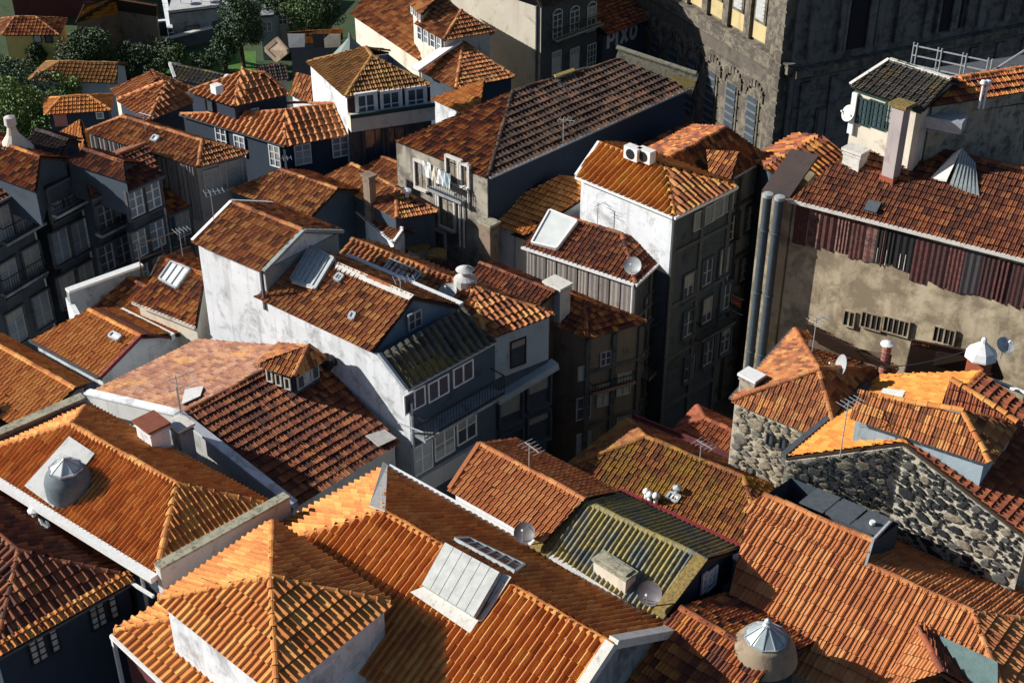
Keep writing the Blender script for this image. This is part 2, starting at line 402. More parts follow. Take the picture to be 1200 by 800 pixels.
class House(Thing):
    def __init__(s, name, label, cat, loc, group=None):
        super().__init__(name, label, cat, loc, group); s.cut = {}; s.deck = MB()
    def face(s, a, b, zt, zb, mat, name='facade', out=.07, label=None):
        u, n = face_frame(a, b); a, b = at_z(a, zt), at_z(b, zt); m = MB(); m.box((a+b)/2+n*out/2-Z*((zt-zb)/2), (b-a)/2, n*out/2, Z*((zt-zb)/2))
        return s.part(name, m, mat, None, label)
    def facet(s, poly, a=None, b=None, **k):
        if PLANAR and len(poly) > 3:                      # keep every slope a true plane through its eave
            c = sum(poly[2:], V((0, 0, 0)))/(len(poly)-2); nf = (poly[1]-poly[0]).cross(c-poly[0]).normalized()
            if abs(nf.z) > .3: poly = poly[:2]+[at_z(p, poly[0].z-(nf.x*(p.x-poly[0].x)+nf.y*(p.y-poly[0].y))/nf.z) for p in poly[2:]]
        a = a or poly[0]; b = b or poly[1]
        n = (poly[1]-poly[0]).cross(poly[2]-poly[0]).normalized()
        if n.z < 0: n = -n
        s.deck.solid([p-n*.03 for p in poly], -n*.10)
        k.setdefault('mat', s.tmat); k.setdefault('kind', s.tkind); k.setdefault('w', s.tw); k.setdefault('l', s.tll)
        if k['kind'] == 'flat': k['w'] *= .74; k['l'] *= .80
        tilefacet(s, poly, a, b, **k)
    def caps(s, *segs, mat=None, r=.13, l=.42):
        for a, b in segs:
            if b.z < a.z-.05: a, b = b, a
            ridge(s, a, b, mat or s.rmat, r, l)
    def body(s, pts, mat, zb=0, inset=.15, drop=.10, name='wall', label=None):
        """pts: eave corners (and gable tips) in order; walls run from zb up to them"""
        n = len(pts); cen = sum(pts, V((0, 0, 0)))/n; q = []
        for p in pts:
            d = flat(cen-p); d = d.normalized()*inset*1.4 if d.length > .01 else V((0, 0, 0))
            q.append(p+d-Z*drop)
        m = MB()
        for i in range(n):
            a, b = q[i], q[(i+1) % n]; m.poly([at_z(a, zb), at_z(b, zb), b, a])
        return s.part(name, m, mat, None, label)
    def finish(s, minpx=8.0, cap=300):
        mat0 = s.tmat
        s.roof = s.part('roof', s.deck, DECK)
        def size(p, L): 
            x, y, zz = p; return L*F_PX/math.sqrt(x*x+y*y+(zz-HC)**2)
        cand = []
        for k, t in enumerate(s.tl):
            c = t[4]+t[5] @ np.array((t[1]/2, t[2]/2, 0)); px, py = PX(V(c)); sz = size(c, max(t[1], t[2]))
            if -15 < px < 1215 and -15 < py < 815 and sz > minpx: cand.append((sz, k))
        cand.sort(reverse=True); solo = set(k for _, k in cand[:cap])
        groups = {}
        for k, (kind, w, l, mat, org, B, tt, yaw) in enumerate(s.tl):
            c_, s_ = math.cos(yaw), math.sin(yaw); Rz = np.array([[c_, -s_, 0], [s_, c_, 0], [0, 0, 1]]); B2 = B @ Rz
            if k in solo:
                M = Matrix(((*B2[0], org[0]), (*B2[1], org[1]), (*B2[2], org[2]), (0, 0, 0, 1)))
                o = s.inst('tile', tmesh(kind, w, l, mat), M, s.roof); o['otint'] = float(tt)
            else:
                vs, fs = tpl(kind, w, l)
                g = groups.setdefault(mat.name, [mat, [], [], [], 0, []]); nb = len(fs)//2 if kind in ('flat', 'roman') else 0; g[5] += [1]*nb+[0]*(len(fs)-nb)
                g[1].append(vs @ B2.T + org); g[2].append(fs+g[4]); g[3] += [tt]*len(fs); g[4] += len(vs)
        for mn in set(groups) | set(s.cut):
            V_ = []; F_ = []; T_ = []; off = 0; MI = []
            if mn in groups:
                g = groups[mn]; mat = g[0]; V_.append(np.concatenate(g[1])); F_ += np.concatenate(g[2]).tolist(); T_ += g[3]; off = g[4]; MI += g[5]
            if mn in s.cut:
                c = s.cut[mn]; mat = c[0]; V_.append(np.concatenate(c[1])); F_ += [tuple(k+off for k in f) for f in c[2]]; T_ += c[3]; MI += c[4]
            vv = np.concatenate(V_)-np.array(s.o)
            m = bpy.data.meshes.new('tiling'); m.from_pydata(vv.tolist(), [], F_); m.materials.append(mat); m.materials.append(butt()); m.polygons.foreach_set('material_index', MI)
            at = m.attributes.new('tint', 'FLOAT', 'FACE'); at.data.foreach_set('value', T_); m.update()
            o = bpy.data.objects.new('tiling', m); C.objects.link(o); o.parent = s.roof; o['kind'] = 'stuff'
        rest = {}
        vis = [(size(r[3].translation, .42), k) for k, r in enumerate(s.rt) if -15 < PX(r[3].translation)[0] < 1215 and -15 < PX(r[3].translation)[1] < 815]
        vis = [q for q in vis if q[0] > minpx]; vis.sort(reverse=True); solo = set(k for _, k in vis[:cap])
        for k, (r, l, mat, M, tt) in enumerate(s.rt):
            if k in solo:
                o = s.inst('ridge_tile', ridge_mesh(r, l, mat), M, s.roof); o['otint'] = float(tt)
            else:
                m = ridge_mesh(r, l, mat); g = rest.setdefault(mat.name, (mat, MB(), []))
                g[1].add([M @ v_.co for v_ in m.vertices], [tuple(p.vertices) for p in m.polygons]); g[2].extend([tt]*len(m.polygons))
        for mn, (mat, mb, T_) in rest.items():
            o = s.part('ridge_capping', mb, mat, s.roof)
            at = o.data.attributes.new('tint', 'FLOAT', 'FACE'); at.data.foreach_set('value', T_)
PLANAR = True
class RP: pass
def frame(z, r1, r2, f=(None, None), b=(None, None), hip=(0, 0), pitch=25, zr=None, zb=None):
    """roof frame from sighted points: ridge ends, points on the front and back eaves"""
    f0 = f[0] or f[1] or None; b0 = b[0] or b[1] or None
    zbk = z if zb is None else zb
    F0 = P(*f0, z) if f0 else None; B0 = P(*b0, zbk) if b0 else None
    zz = zr or z+1.5
    for _ in range(30):
        R1, R2 = P(*r1, zz), P(*r2, zz); d = (R2-R1).normalized(); nrm = V((d.y, -d.x, 0))
        if F0: wf = (F0-R1).dot(nrm)
        else: wf = -(B0-R1).dot(nrm)
        if zr: break
        zn = z+abs(wf)*math.tan(math.radians(pitch)); zz += (zn-zz)*.6
    wb = (B0-R1).dot(nrm) if B0 else -wf
    def pt(px, R, wd, zz_, side, hp):
        if px:
            q = P(*px, zz_); s = (q-R1).dot(d); return V((R1.x, R1.y, 0))+d*s+nrm*wd+Z*zz_
        return at_z(R+nrm*wd+d*(side*hp*abs(wd)), zz_)
    r = RP(); r.R1, r.R2, r.z, r.zr = R1, R2, z, zz
    r.L = pt(f[0], R1, wf, z, -1, hip[0]); r.N = pt(f[1], R2, wf, z, 1, hip[1])
    r.L2 = pt(b[0], R1, wb, zbk, -1, hip[0]); r.N2 = pt(b[1], R2, wb, zbk, 1, hip[1])
    r.hip = hip; r.pitch = math.degrees(math.atan2(zz-z, abs(wf)))
    return r
HOUSES = {}
def house(name, label, key, z, r1, r2, f=(None, None), b=(None, None), hip=(0, 0), pitch=24, zr=None, zb=None, zg=0,
          tile='mellow', kind='roman', w=.30, l=.42, wall='lgrey', verge=None, gutter=None, rmat=None, cat='house', minpx=8.0, caps=True,
          faces='fbLN', group=None, rr=.13, done=True, inset=.15, mats={}):
    r = frame(z, r1, r2, f, b, hip, pitch, zr, zb)
    cen = (r.L+r.N+r.L2+r.N2)/4
    h = House(name, label, cat, (cen.x, cen.y, zg), group); h.r = r
    h.tmat = tm(tile); h.tkind = kind; h.tw = w; h.tll = l; h.rmat = tm(rmat) if isinstance(rmat, str) else (rmat or h.tmat)
    sm_ = lambda k: dict(mat=tm(mats[k])) if k in mats else {}
    if 'f' in faces: h.facet([r.L, r.N, r.R2, r.R1], r.L, r.N, **sm_('f'))
    if 'b' in faces: h.facet([r.N2, r.L2, r.R1, r.R2], r.N2, r.L2, **sm_('b'))
    if hip[0] and 'L' in faces: h.facet([r.L2, r.L, r.R1], r.L2, r.L, **sm_('L'))
    if hip[1] and 'N' in faces: h.facet([r.N, r.N2, r.R2], r.N, r.N2, **sm_('N'))
    if caps:
        h.caps((r.R1, r.R2), r=rr)
        if hip[0]: h.caps((r.L, r.R1), (r.L2, r.R1), r=rr)
        if hip[1]: h.caps((r.N, r.R2), (r.N2, r.R2), r=rr)
    pts = [r.L, r.N]+([] if hip[1] else [r.R2])+[r.N2, r.L2]+([] if hip[0] else [r.R1])
    h.body(pts, W[wall]() if isinstance(wall, str) else wall, zg, inset)
    if verge:
        vm = W[verge]() if verge in W else verge
        m = MB()
        if not hip[0]: m.bar(r.L, r.R1, .22, .16, Z, .06).bar(r.L2, r.R1, .22, .16, Z, .06)
        if not hip[1]: m.bar(r.N, r.R2, .22, .16, Z, .06).bar(r.N2, r.R2, .22, .16, Z, .06)
        h.part('verge', m, vm, None)
    if gutter:
        o = flat(r.L-r.R1); o = (o-(r.N-r.L)*(o.dot(r.N-r.L)/(r.N-r.L).length_squared)).normalized()
        m = MB(); m.bar(r.L+o*.16-Z*.06, r.N+o*.16-Z*.06, .16, .10, Z)
        h.part('gutter', m, gutter)
    h.minpx = minpx
    HOUSES[key] = h
    print('%-8s z=%.1f zr=%.2f pitch=%.1f  L%s N%s N2%s L2%s' % (key, z, r.zr, r.pitch, *[tuple(round(c) for c in PX(p)) for p in (r.L, r.N, r.N2, r.L2)]))
    return h
def pyramid(name, label, key, z, cor, apex, zr=None, pitch=None, zg=0, tile='orange', kind='barrel', w=.33, l=.5, wall='white', rr=.13, rmat=None, cat='house', inset=.15):
    c = [P(*p, z) if not isinstance(p, V) else p for p in cor]
    if len(c) == 3: c.append(c[0]+c[2]-c[1])       # left, near, right -> far
    cen = sum(c, V((0, 0, 0)))/4
    zr = zr or z+1.3
    A = apex if isinstance(apex, V) else P(*apex, zr)
    h = House(name, label, cat, (cen.x, cen.y, zg)); h.tmat = tm(tile); h.tkind = kind; h.tw = w; h.tll = l
    h.rmat = tm(rmat) if rmat else h.tmat
    for i in range(4):
        a, b = c[i], c[(i+1) % 4]; h.facet([a, b, A], a, b)
        h.caps((a, A), r=rr)
    h.body(c, W[wall](), zg, inset); h.c = c; h.A = A; HOUSES[key] = h; h.minpx = 8
    print('%-8s pyramid far corner at' % key, PX(c[3]), 'apex over centre', [round(v_, 1) for v_ in (A-cen)])
    return h

def on(h, px, py, side='f'):
    r = h.r
    if side in 'fb':
        pl = plane3(r.L, r.N, r.R1) if side == 'f' else plane3(r.L2, r.N2, r.R1)
    else: pl = plane3(r.L, r.L2, r.R1) if side == 'L' else plane3(r.N, r.N2, r.R2)
    return XP(px, py, pl)
def custom(name, label, key, facets, body, wall, zg=0, tile='mellow', kind='flat', w=.33, l=.42, caps=(), rr=.13, cat='house', inset=.1, rmat=None, group=None, drop=.1, planar=True):
    """facets: lists of sighted corners (px, py, z) or points, eave edge first"""
    q = lambda p: p if isinstance(p, V) else P(*p)
    global PLANAR; PLANAR = planar
    F = [[q(p) for p in f] for f in facets]; Bd = [q(p) for p in body]
    cen = sum(Bd, V((0, 0, 0)))/len(Bd)
    h = House(name, label, cat, (cen.x, cen.y, zg), group); h.tmat = tm(tile); h.tkind = kind; h.tw = w; h.tll = l; h.rmat = tm(rmat) if rmat else h.tmat
    for f in F: h.facet(f, f[0], f[1])
    PLANAR = True
    h.caps(*[(q(a), q(b)) for a, b in caps], r=rr)
    h.body(Bd, W[wall]() if isinstance(wall, str) else wall, zg, inset, drop)
    h.F = F; h.B = Bd; h.minpx = 8; HOUSES[key] = h; return h
def hipbox(name, label, key, z, zr, c3, r2, along='LN', gable=(0, 0), **k):
    """L, N, R eave corners and two ridge ends; ridge runs along L-N or N-R"""
    L, N, R = (P(*p, z) for p in c3); Fa = L+R-N; A, B = P(*r2[0], zr), P(*r2[1], zr)
    noend = k.pop('noend', False)
    if along == 'LN': F = [[L, N, B, A], [N, R, B], [Fa, L, A]]; cp = [(A, B), (N, B), (R, B), (Fa, A), (L, A)]
    else: F = [[L, N, A], [N, R, B, A]]+([] if noend else [[R, Fa, B]]); cp = [(A, B), (L, A), (N, A), (R, B), (Fa, B)]
    h = custom(name, label, key, F, [L, N, R, Fa], k.pop('wall', 'white'), caps=cp, **k); h.c = [L, N, R, Fa]; h.A, h.Bp = A, B
    print(key, 'far', PX(Fa)); return h
# ------------------------------------------------------------------ fittings
_wm = {}
def face_frame(a, b):
    """wall direction, outward normal (towards the tower)"""
    u = flat(b-a).normalized(); n = u.cross(Z).normalized()
    if n.dot(V((0, 0, HC))-a) < 0: n = -n
    u = Z.cross(n).normalized()
    return u, n
def win_meshes(w, hh, nx, ny, sur, fm, sm, gm, arch):
    k = (round(w, 2), round(hh, 2), nx, ny, sur, fm.name, sm and sm.name, gm.name, arch)
    if k in _wm: return _wm[k]
    X, Y = V((1, 0, 0)), V((0, 1, 0))
    def bx(m, x0, x1, z0, z1, y0, y1): m.box(V(((x0+x1)/2, (y0+y1)/2, (z0+z1)/2)), X*((x1-x0)/2), Y*((y1-y0)/2), Z*((z1-z0)/2))
    ms = None
    if sur:
        m = MB(); s = sur
        bx(m, -w/2-s, -w/2, -hh/2-s, hh/2+s, -.05, .13); bx(m, w/2, w/2+s, -hh/2-s, hh/2+s, -.05, .13)
        bx(m, -w/2, w/2, hh/2, hh/2+s, -.05, .13); bx(m, -w/2-.05, w/2+.05, -hh/2-s, -hh/2, -.05, .22)
        ms = m.mesh('surround', sm)
    m = MB(); t = .06
    bx(m, -w/2, -w/2+t, -hh/2, hh/2, -.02, .05); bx(m, w/2-t, w/2, -hh/2, hh/2, -.02, .05)
    bx(m, -w/2+t, w/2-t, hh/2-t, hh/2, -.02, .05); bx(m, -w/2+t, w/2-t, -hh/2, -hh/2+t, -.02, .05)
    for i in range(1, nx):
        x = -w/2+w*i/nx; q = .035 if (i*2 == nx) else .02
        bx(m, x-q, x+q, -hh/2+t, hh/2-t, -.01, .04)
    for j in range(1, ny):
        z = -hh/2+hh*j/ny; bx(m, -w/2+t, w/2-t, z-.02, z+.02, -.008, .034)
    if arch:
        for i in range(6):
            a0, a1 = math.pi*i/6, math.pi*(i+1)/6
            m.bar(V((math.cos(a0)*w/2, .02, hh/2+math.sin(a0)*w*.35)), V((math.cos(a1)*w/2, .02, hh/2+math.sin(a1)*w*.35)), .07, .07, Y)
    mf = m.mesh('window', fm)
    m = MB(); bx(m, -w/2+.03, w/2-.03, -hh/2+.03, hh/2-.03, -.04, .008); mg = m.mesh('pane', gm)
    _wm[k] = (ms, mf, mg); return _wm[k]
def win(h, wl, c, w=1.0, hh=1.6, nx=2, ny=3, fm=None, gm=None, sur=.0, sm=None, arch=False, proud=.03, name='window'):
    """c: sighted centre on the wall plane, or a point; wl=(a,b) two points of the wall"""
    a, b = wl; u, n = face_frame(a, b)
    q = XP(*c, vplane(a, b)) if not isinstance(c, V) else c
    q = q+n*proud
    M = Matrix(((u.x, n.x, 0, q.x), (u.y, n.y, 0, q.y), (u.z, n.z, 1, q.z), (0, 0, 0, 1)))
    gm = gm or random.choice((GLASS, GLASS, CURT, glass_mat('pale_reflecting_glass', (.10, .12, .14), .2)))
    ms, mf, mg = win_meshes(w, hh, nx, ny, sur, fm or WHITEP, sm or GREYP, gm or GLASS, arch)
    o = h.inst(name, mf, M)
    g = bpy.data.objects.new('pane', mg); g.matrix_local = o.matrix_world.copy(); C.objects.link(g); g.parent = o; g.matrix_local = Matrix.Identity(4)
    if hh > 1.0 and w > .5 and random.random() < .45:
        fr = random.choice((.3, .5, .7)); k = ('bl', round(w, 2), round(hh, 2), fr)
        if k not in _wm:
            m = MB(); m.box(V((0, .012, hh/2-hh*fr/2)), V((w/2-.05, 0, 0)), V((0, .006, 0)), Z*(hh*fr/2-.03)); _wm[k] = m.mesh('blind', plain('drawn_blind', (.27, .28, .26), .8))
        b_ = bpy.data.objects.new('blind', _wm[k]); C.objects.link(b_); b_.parent = o; b_.matrix_local = Matrix.Identity(4)
    if ms:
        s_ = bpy.data.objects.new('surround', ms); C.objects.link(s_); s_.parent = o; s_.matrix_local = Matrix.Identity(4)
    return o
def winrow(h, wl, p0, p1, n, **k):
    for i in range(n):
        t = i/(n-1) if n > 1 else 0
        win(h, wl, (p0[0]+(p1[0]-p0[0])*t, p0[1]+(p1[1]-p0[1])*t), **k)
def wall_in(r, s='N', inset=.15):
    """wall line under one side of a roof frame, with the body's inset"""
    c = {'N': (r.N, r.N2), 'L': (r.L, r.L2), 'f': (r.L, r.N), 'b': (r.L2, r.N2)}[s]
    cen = (r.L+r.N+r.L2+r.N2)/4
    q = []
    for p in c:
        d = flat(cen-p).normalized()*inset*1.4; q.append(p+d)
    return q[0], q[1]
def balcony(h, wl, p0, p1, dep=.8, rail=.95, slab=None, bars=True, step=.16):
    a, b = wl; u, n = face_frame(a, b); A, B = XP(*p0, vplane(a, b)), XP(*p1, vplane(a, b)); B = at_z(B, A.z)
    m = MB(); m.box((A+B)/2+n*dep/2, (B-A)/2, n*dep/2, Z*.07); s_ = h.part('balcony', m, slab or W['grey']())
    m = MB(); o = n*(dep-.04); L = (B-A).length; d = (B-A)/L
    for z in (rail, .15): m.bar(A+o+Z*z, B+o+Z*z, .04, .04)
    for q in (A, B): m.bar(q+n*.05+Z*rail, q+o+Z*rail, .04, .04)
    k = int(L/step)
    for i in range(k+1): m.bar(A+o+d*(L*i/k)+Z*.07, A+o+d*(L*i/k)+Z*rail, .018, .018, n)
    h.part('railing', m, BLACKM, s_); return s_
def chimney(h, base, w=.8, d=.6, hh=1.4, mat=None, capm=None, dirn=None, pots=0, label=None):
    u = dirn.normalized() if dirn else V((.7, -.7, 0)); n = Z.cross(u)
    m = MB(); m.box(base+Z*(hh/2-.4), u*w/2, n*d/2, Z*(hh/2+.4)); m.box(base+Z*(hh*.86), u*(w/2+.04), n*(d/2+.04), Z*.04)
    c = h.part('chimney', m, mat or W['grey'](), None, label)
    m = MB(); m.box(base+Z*(hh+.05), u*(w/2+.08), n*(d/2+.08), Z*.055)
    for i in range(pots):
        q = base+u*(w*((i+.5)/pots-.5))+Z*(hh+.1); m.tube(q, q+Z*.35, .11, 10, .09)
    h.part('chimney_cap', m, capm or W['moss'](), c)
    return c
def dish(base, label, r=.4, aim=V((-.55, -.6, .5)), mast=.9, mat=None, cat='satellite dish'):
    t = Thing('satellite_dish', label, cat, base); aim = aim.normalized()
    m = MB(); m.tube(base, base+Z*mast, .025, 6); t.part('mast', m, METAL)
    c = base+Z*mast+aim*.12
    pr = [(r*i/6, (i/6)**2*r*.28) for i in range(7)]
    m = MB(); m.lathe(c, pr, 20, aim); m.lathe(c-aim*.012, [(0.001, 0)]+[(r*i/6, (i/6)**2*r*.28) for i in range(1, 7)], 20, aim); t.part('reflector', m, mat or GREYP, smooth=True)
    x = aim.orthogonal().normalized()
    dn = (Z-aim*Z.dot(aim)).normalized()*-1
    f = c+aim*(r*1.15)
    m = MB(); m.tube(c+dn*r, f, .015, 5); m.tube(c+x*r*.8, f, .01, 5); t.part('arm', m, METAL)
    m = MB(); m.tube(f-aim*.05, f+aim*.1, .04, 8); t.part('receiver', m, WHITEP)
    return t
def aerial(base, label, hh=1.8, n=6, L=1.1, d=V((.8, .6, 0))):
    t = Thing('television_aerial', label, 'aerial', base); d = d.normalized(); x = Z.cross(d)
    m = MB(); m.tube(base, base+Z*hh, .02, 6); t.part('mast', m, METAL)
    m = MB(); a = base+Z*(hh-.1)-d*L*.3; m.tube(a, a+d*L, .015, 5)
    for i in range(n): 
        q = a+d*(L*i/(n-1)); e = .35-.12*i/n; m.tube(q-x*e, q+x*e, .010, 4)
    t.part('boom', m, METAL); return t
def vent_pipe(h, base, hh=.9, r=.07, mat=None, cowl=True, name='vent_pipe'):
    m = MB(); m.tube(base-Z*.2, base+Z*hh, r, 10)
    if cowl: m.lathe(base+Z*hh, [(r*1.9, -.02), (r*1.9, .04), (.01, .14)], 10)
    return h.part(name, m, mat or METAL)
def cupola(h, base, r=.9, hh=.7, drum=None, glass=None, n=12, kn=True, sc=1.0):
    """round drum under a conical glazed lantern"""
    m = MB(); m.lathe(base, [(r*1.35, -.7), (r*1.2, -.2), (r, .0), (r*.98, hh*.7), (r*.9, hh), (r*.82, hh+.05), (0.01, hh+.05)], 24)
    c = h.part('cupola', m, drum or W['grey'](), smooth=True)
    top = base+Z*(hh+.06); rr = r*.84; ch = rr*.75; 
    g = MB(); g.lathe(top, [(rr, 0), (rr*.12, ch)], n); h.part('lantern_glass', g, glass or PALEG, c)
    m = MB(); x = V((1, 0, 0)); y = V((0, 1, 0))
    R = [top+(x*math.cos(2*math.pi*i/n)+y*math.sin(2*math.pi*i/n))*rr for i in range(n)]
    for i in range(n): m.bar(R[i], top+(R[i]-top)*.12+Z*ch, .035, .05); m.bar(R[i], R[(i+1) % n], .05, .06)
    h.part('lantern_frame', m, METAL, c)
    if kn:
        m = MB(); m.lathe(top+Z*ch, [(.16, -.05), (.17, .04), (.10, .10), (.12, .18), (.01, .27)], 12); h.part('finial', m, METAL, c)
    return c
def skylight(h, pts, n=4, rows=1, mat=None, fm=None, up=.14, name='skylight'):
    """pts: four corners on the roof plane, (low left, low right, high right, high left)"""
    nn = (pts[1]-pts[0]).cross(pts[3]-pts[0]).normalized()
    if nn.z < 0: nn = -nn
    q = [p+nn*up for p in pts]
    m = MB()
    for i in range(4): m.bar(q[i]-nn*.05, q[(i+1) % 4]-nn*.05, .09, .22, nn)
    for i in range(1, n): m.bar(lerp(q[0], q[1], i/n), lerp(q[3], q[2], i/n), .04, .07, nn, .01)
    for i in range(1, rows): m.bar(lerp(q[0], q[3], i/rows), lerp(q[1], q[2], i/rows), .04, .06, nn, .01)
    s_ = h.part(name, m, fm or METAL)
    for j in range(rows):
        for i in range(n):
            def g(a, b): return lerp(lerp(q[0], q[1], a), lerp(q[3], q[2], a), b)
            m = MB(); m.solid([g((i+.02)/n, j/rows), g((i+.98)/n, j/rows), g((i+.98)/n, (j+1)/rows), g((i+.02)/n, (j+1)/rows)], -nn*.03)
            h.part('pane', m, mat or PALEG, s_)
    return s_
def patch(h, name, pts, mat, up=.08, th=.04, label=None):
    nn = (pts[1]-pts[0]).cross(pts[2]-pts[0]).normalized()
    if nn.z < 0: nn = -nn
    m = MB(); m.solid([p+nn*up for p in pts], -nn*th); return h.part(name, m, mat, None, label)
def coping(h, a, b, w=.35, hh=.5, mat=None, top=None, name='parapet', lift=0):
    m = MB(); m.bar(a+Z*(hh/2-.35+lift), b+Z*(hh/2-.35+lift), w, hh+.7); p_ = h.part(name, m, mat or W['grey']())
    m = MB(); m.bar(a+Z*(hh+.05+lift), b+Z*(hh+.05+lift), w+.10, .09); h.part('coping', m, top or W['moss'](), p_)
    return p_
def boards(h, a, b, z0, z1, step, mats, out=.05, amp=.05, name='cladding_panel'):
    """upright sheets side by side on a wall; z1 can be a function of t"""
    u, n = face_frame(a, b); L = flat(b-a).length; k = max(1, round(L/step))
    for i in range(k):
        t0, t1 = i/k, (i+1)/k-.012
        p, q = lerp(a, b, t0), lerp(a, b, t1); o = n*(out+random.uniform(0, .03))
        zz1 = z1 if not callable(z1) else z1(t0); zz0 = z0 if not callable(z0) else z0(t0)
        zt1 = z1 if not callable(z1) else z1(t1); zt0 = z0 if not callable(z0) else z0(t1)
        if name == 'cladding_sheet': zz0 += random.uniform(-.16, .1); zt0 += random.uniform(-.16, .1); zz1 -= random.uniform(0, .06); amp = random.uniform(.02, .05)
        m = MB(); nr = max(1, int((q-p).length/random.choice((.14, .18, .22)))); vs = []
        for j in range(nr*2+1):
            s_ = j/(nr*2); r_ = lerp(p, q, s_)+o+n*(amp*(j % 2)); vs += [at_z(r_, zz0+(zt0-zz0)*s_), at_z(r_, zz1+(zt1-zz1)*s_)]
        m.add(vs, [(2*j, 2*j+2, 2*j+3, 2*j+1) for j in range(nr*2)])
        h.part(name, m, mats[i % len(mats)] if not callable(mats) else mats(i))
def leaf_cloud(m, c, rx, ry, rz, n, size, lump=5):
    """many small leaf faces through an uneven crown"""
    lobes = [(V((random.gauss(0, .42)*rx, random.gauss(0, .42)*ry, random.gauss(0, .38)*rz)), random.uniform(.35, .62)) for _ in range(lump)]
    vs = []; fs = []
    for i in range(n):
        lo, lr = random.choice(lobes)
        d = V((random.gauss(0, 1), random.gauss(0, 1), random.gauss(0, 1))).normalized()
        q = c+lo+V((d.x*rx, d.y*ry, d.z*rz))*lr*random.uniform(.7, 1.08)
        a = V((random.gauss(0, 1), random.gauss(0, 1), random.gauss(0, 1))).normalized(); b = a.orthogonal().normalized()
        s = size*random.uniform(.6, 1.3); k = len(vs)
        vs += [q-a*s, q+b*s*.55, q+a*s, q-b*s*.55]; fs.append((k, k+1, k+2, k+3))
    m.add(vs, fs)
def leaf_mat(name, c1, c2):
    if name in MATS: return MATS[name]
    m, nt, b = base_mat(name, .6); g = nd(nt, 'NewGeometry')
    lk(nt, mixc(nt, g.outputs['Random Per Island'], c1, c2), b.inputs['Base Color']); MATS[name] = m; return m
BARK = plain('bark', (.09, .06, .04), .9)
def tree(label, base, hh, rx, rz, n=1800, size=.28, col='dark', name='leafy_tree', lump=8, trunkr=.22):
    t = Thing(name, label, 'tree', base)
    m = MB(); top = base+Z*(hh-rz*.6); m.tube(base-Z*.2, top, trunkr, 8, trunkr*.45)
    for i in range(6):
        a = random.uniform(0, 6.28); s_ = lerp(base, top, random.uniform(.5, .95)); m.tube(s_, s_+V((math.cos(a)*rx*.6, math.sin(a)*rx*.6, rz*.6)), trunkr*.35, 5, .03)
    t.part('trunk', m, BARK)
    lm = {'dark': leaf_mat('dark_leaves', (.014, .036, .014), (.045, .085, .025)), 'mid': leaf_mat('green_leaves', (.03, .065, .015), (.08, .13, .03)),
          'bright': leaf_mat('bright_leaves', (.05, .11, .02), (.14, .20, .04))}[col]  # brighter green foliage colour
    m = MB(); leaf_cloud(m, base+Z*(hh-rz*.7), rx, rx, rz, int(n*3.2), size*.52, lump+5); t.part('crown', m, lm); return t
# ------------------------------------------------------------------ the ground
g = MB(); g.poly([V((-1500, -300, 0)), V((1500, -300, 0)), V((1500, 3000, 0)), V((-1500, 3000, 0))])
struct('ground', g, wall_mat('dark_granite_setts', (.12, .115, .11), .4, (.05, .05, .05), streak=False))
DA = V((.707, -.707, 0)); DB = V((.707, .707, 0))
# ---- F1 hip roof with the dome skylight
h = house('hip_roof_house', 'house with orange ribbed hip roof carrying a grey dome skylight, grey parapets', 'F1', 14, (83, 498), (207, 567), f=((-37, 535), (182, 672)), b=(None, (322, 594)), hip=(1, 1),
      tile='orange', kind='barrel', w=.20, l=.40, pitch=26, wall='dark', rr=.15)
# ---- F2 bottom left
h = house('hip_roof_house', 'dark hip roof house in the lower left corner with a row of orange eave tiles', 'F2', 13.1, (-60, 580), (22, 646), f=(None, (-6, 767)), b=(None, (155, 677)), hip=(0, 1),
      tile='brown', kind='roman', w=.30, pitch=27, l=.42, wall='navy', rr=.13)
# ---- F4 big central roof
h = house('gabled_house', 'long house with orange ribbed roof and white sheet metal skylight, lower centre', 'F4', 13.5, (450, 600), (717, 755), f=((243, 664), None), b=((450, 550), None), hip=(1, 0),
      tile='orange', kind='barrel', w=.265, l=.48, pitch=28, wall='grey', rr=.14)
# ---- F3 pyramid
h = pyramid('pyramid_roof_tower', 'white walled corner tower under an orange pyramid roof with ridge tiles, bottom left', 'F3', 15.6, ((187, 702), (325, 812), (457, 707)), (317, 676), zr=16.8, tile='orange', kind='roman', w=.25, l=.60, wall='white')
# ---- F5, F6, F7
h = house('gabled_house', 'house with mossy corrugated cement roof and yellow lichen edges', 'F5', 13.6, (686, 588), (828, 656), f=((638, 655), (772, 730)), b=((725, 577), (862, 648)),
      tile='cement', kind='sheet', w=.2, l=1.6, wall='navy')
h = house('gabled_house', 'narrow house with salmon tiled gable roof and pale wall below its eave', 'F6', 14, (562, 520), (685, 585), f=((527, 573), (640, 633)), tile='fresh', kind='flat', w=.27, l=.42, wall='white')
h = house('hip_roof_house', 'hip roofed house with yellow moss spread over its brown tiles', 'F7', 11, (757, 512), (871, 559), f=((665, 547), None), b=((735, 492), None), hip=(1, 1), tile='mossy', mats={'b': 'brown'}, kind='flat', w=.30, l=.40, wall='maroon')
h = pyramid('stone_house', 'small stone house with orange pyramid roof and a big dish, right of centre', 'F9', 14.8, ((858, 468), (983, 519), (1050, 430)), (960, 432), zr=16.6, tile='mellow', kind='flat', w=.28, l=.4, wall='stone')
h = house('stone_gable_house', 'house with dark rubble stone gable wall and bright orange roof', 'F10', 15.3, (1060, 518), (1150, 436), f=((921, 536), (1012, 430)), b=((1205, 630), None), tile='yellow', mats={'b': 'rust'}, kind='flat', w=.3, l=.42, wall='stone')
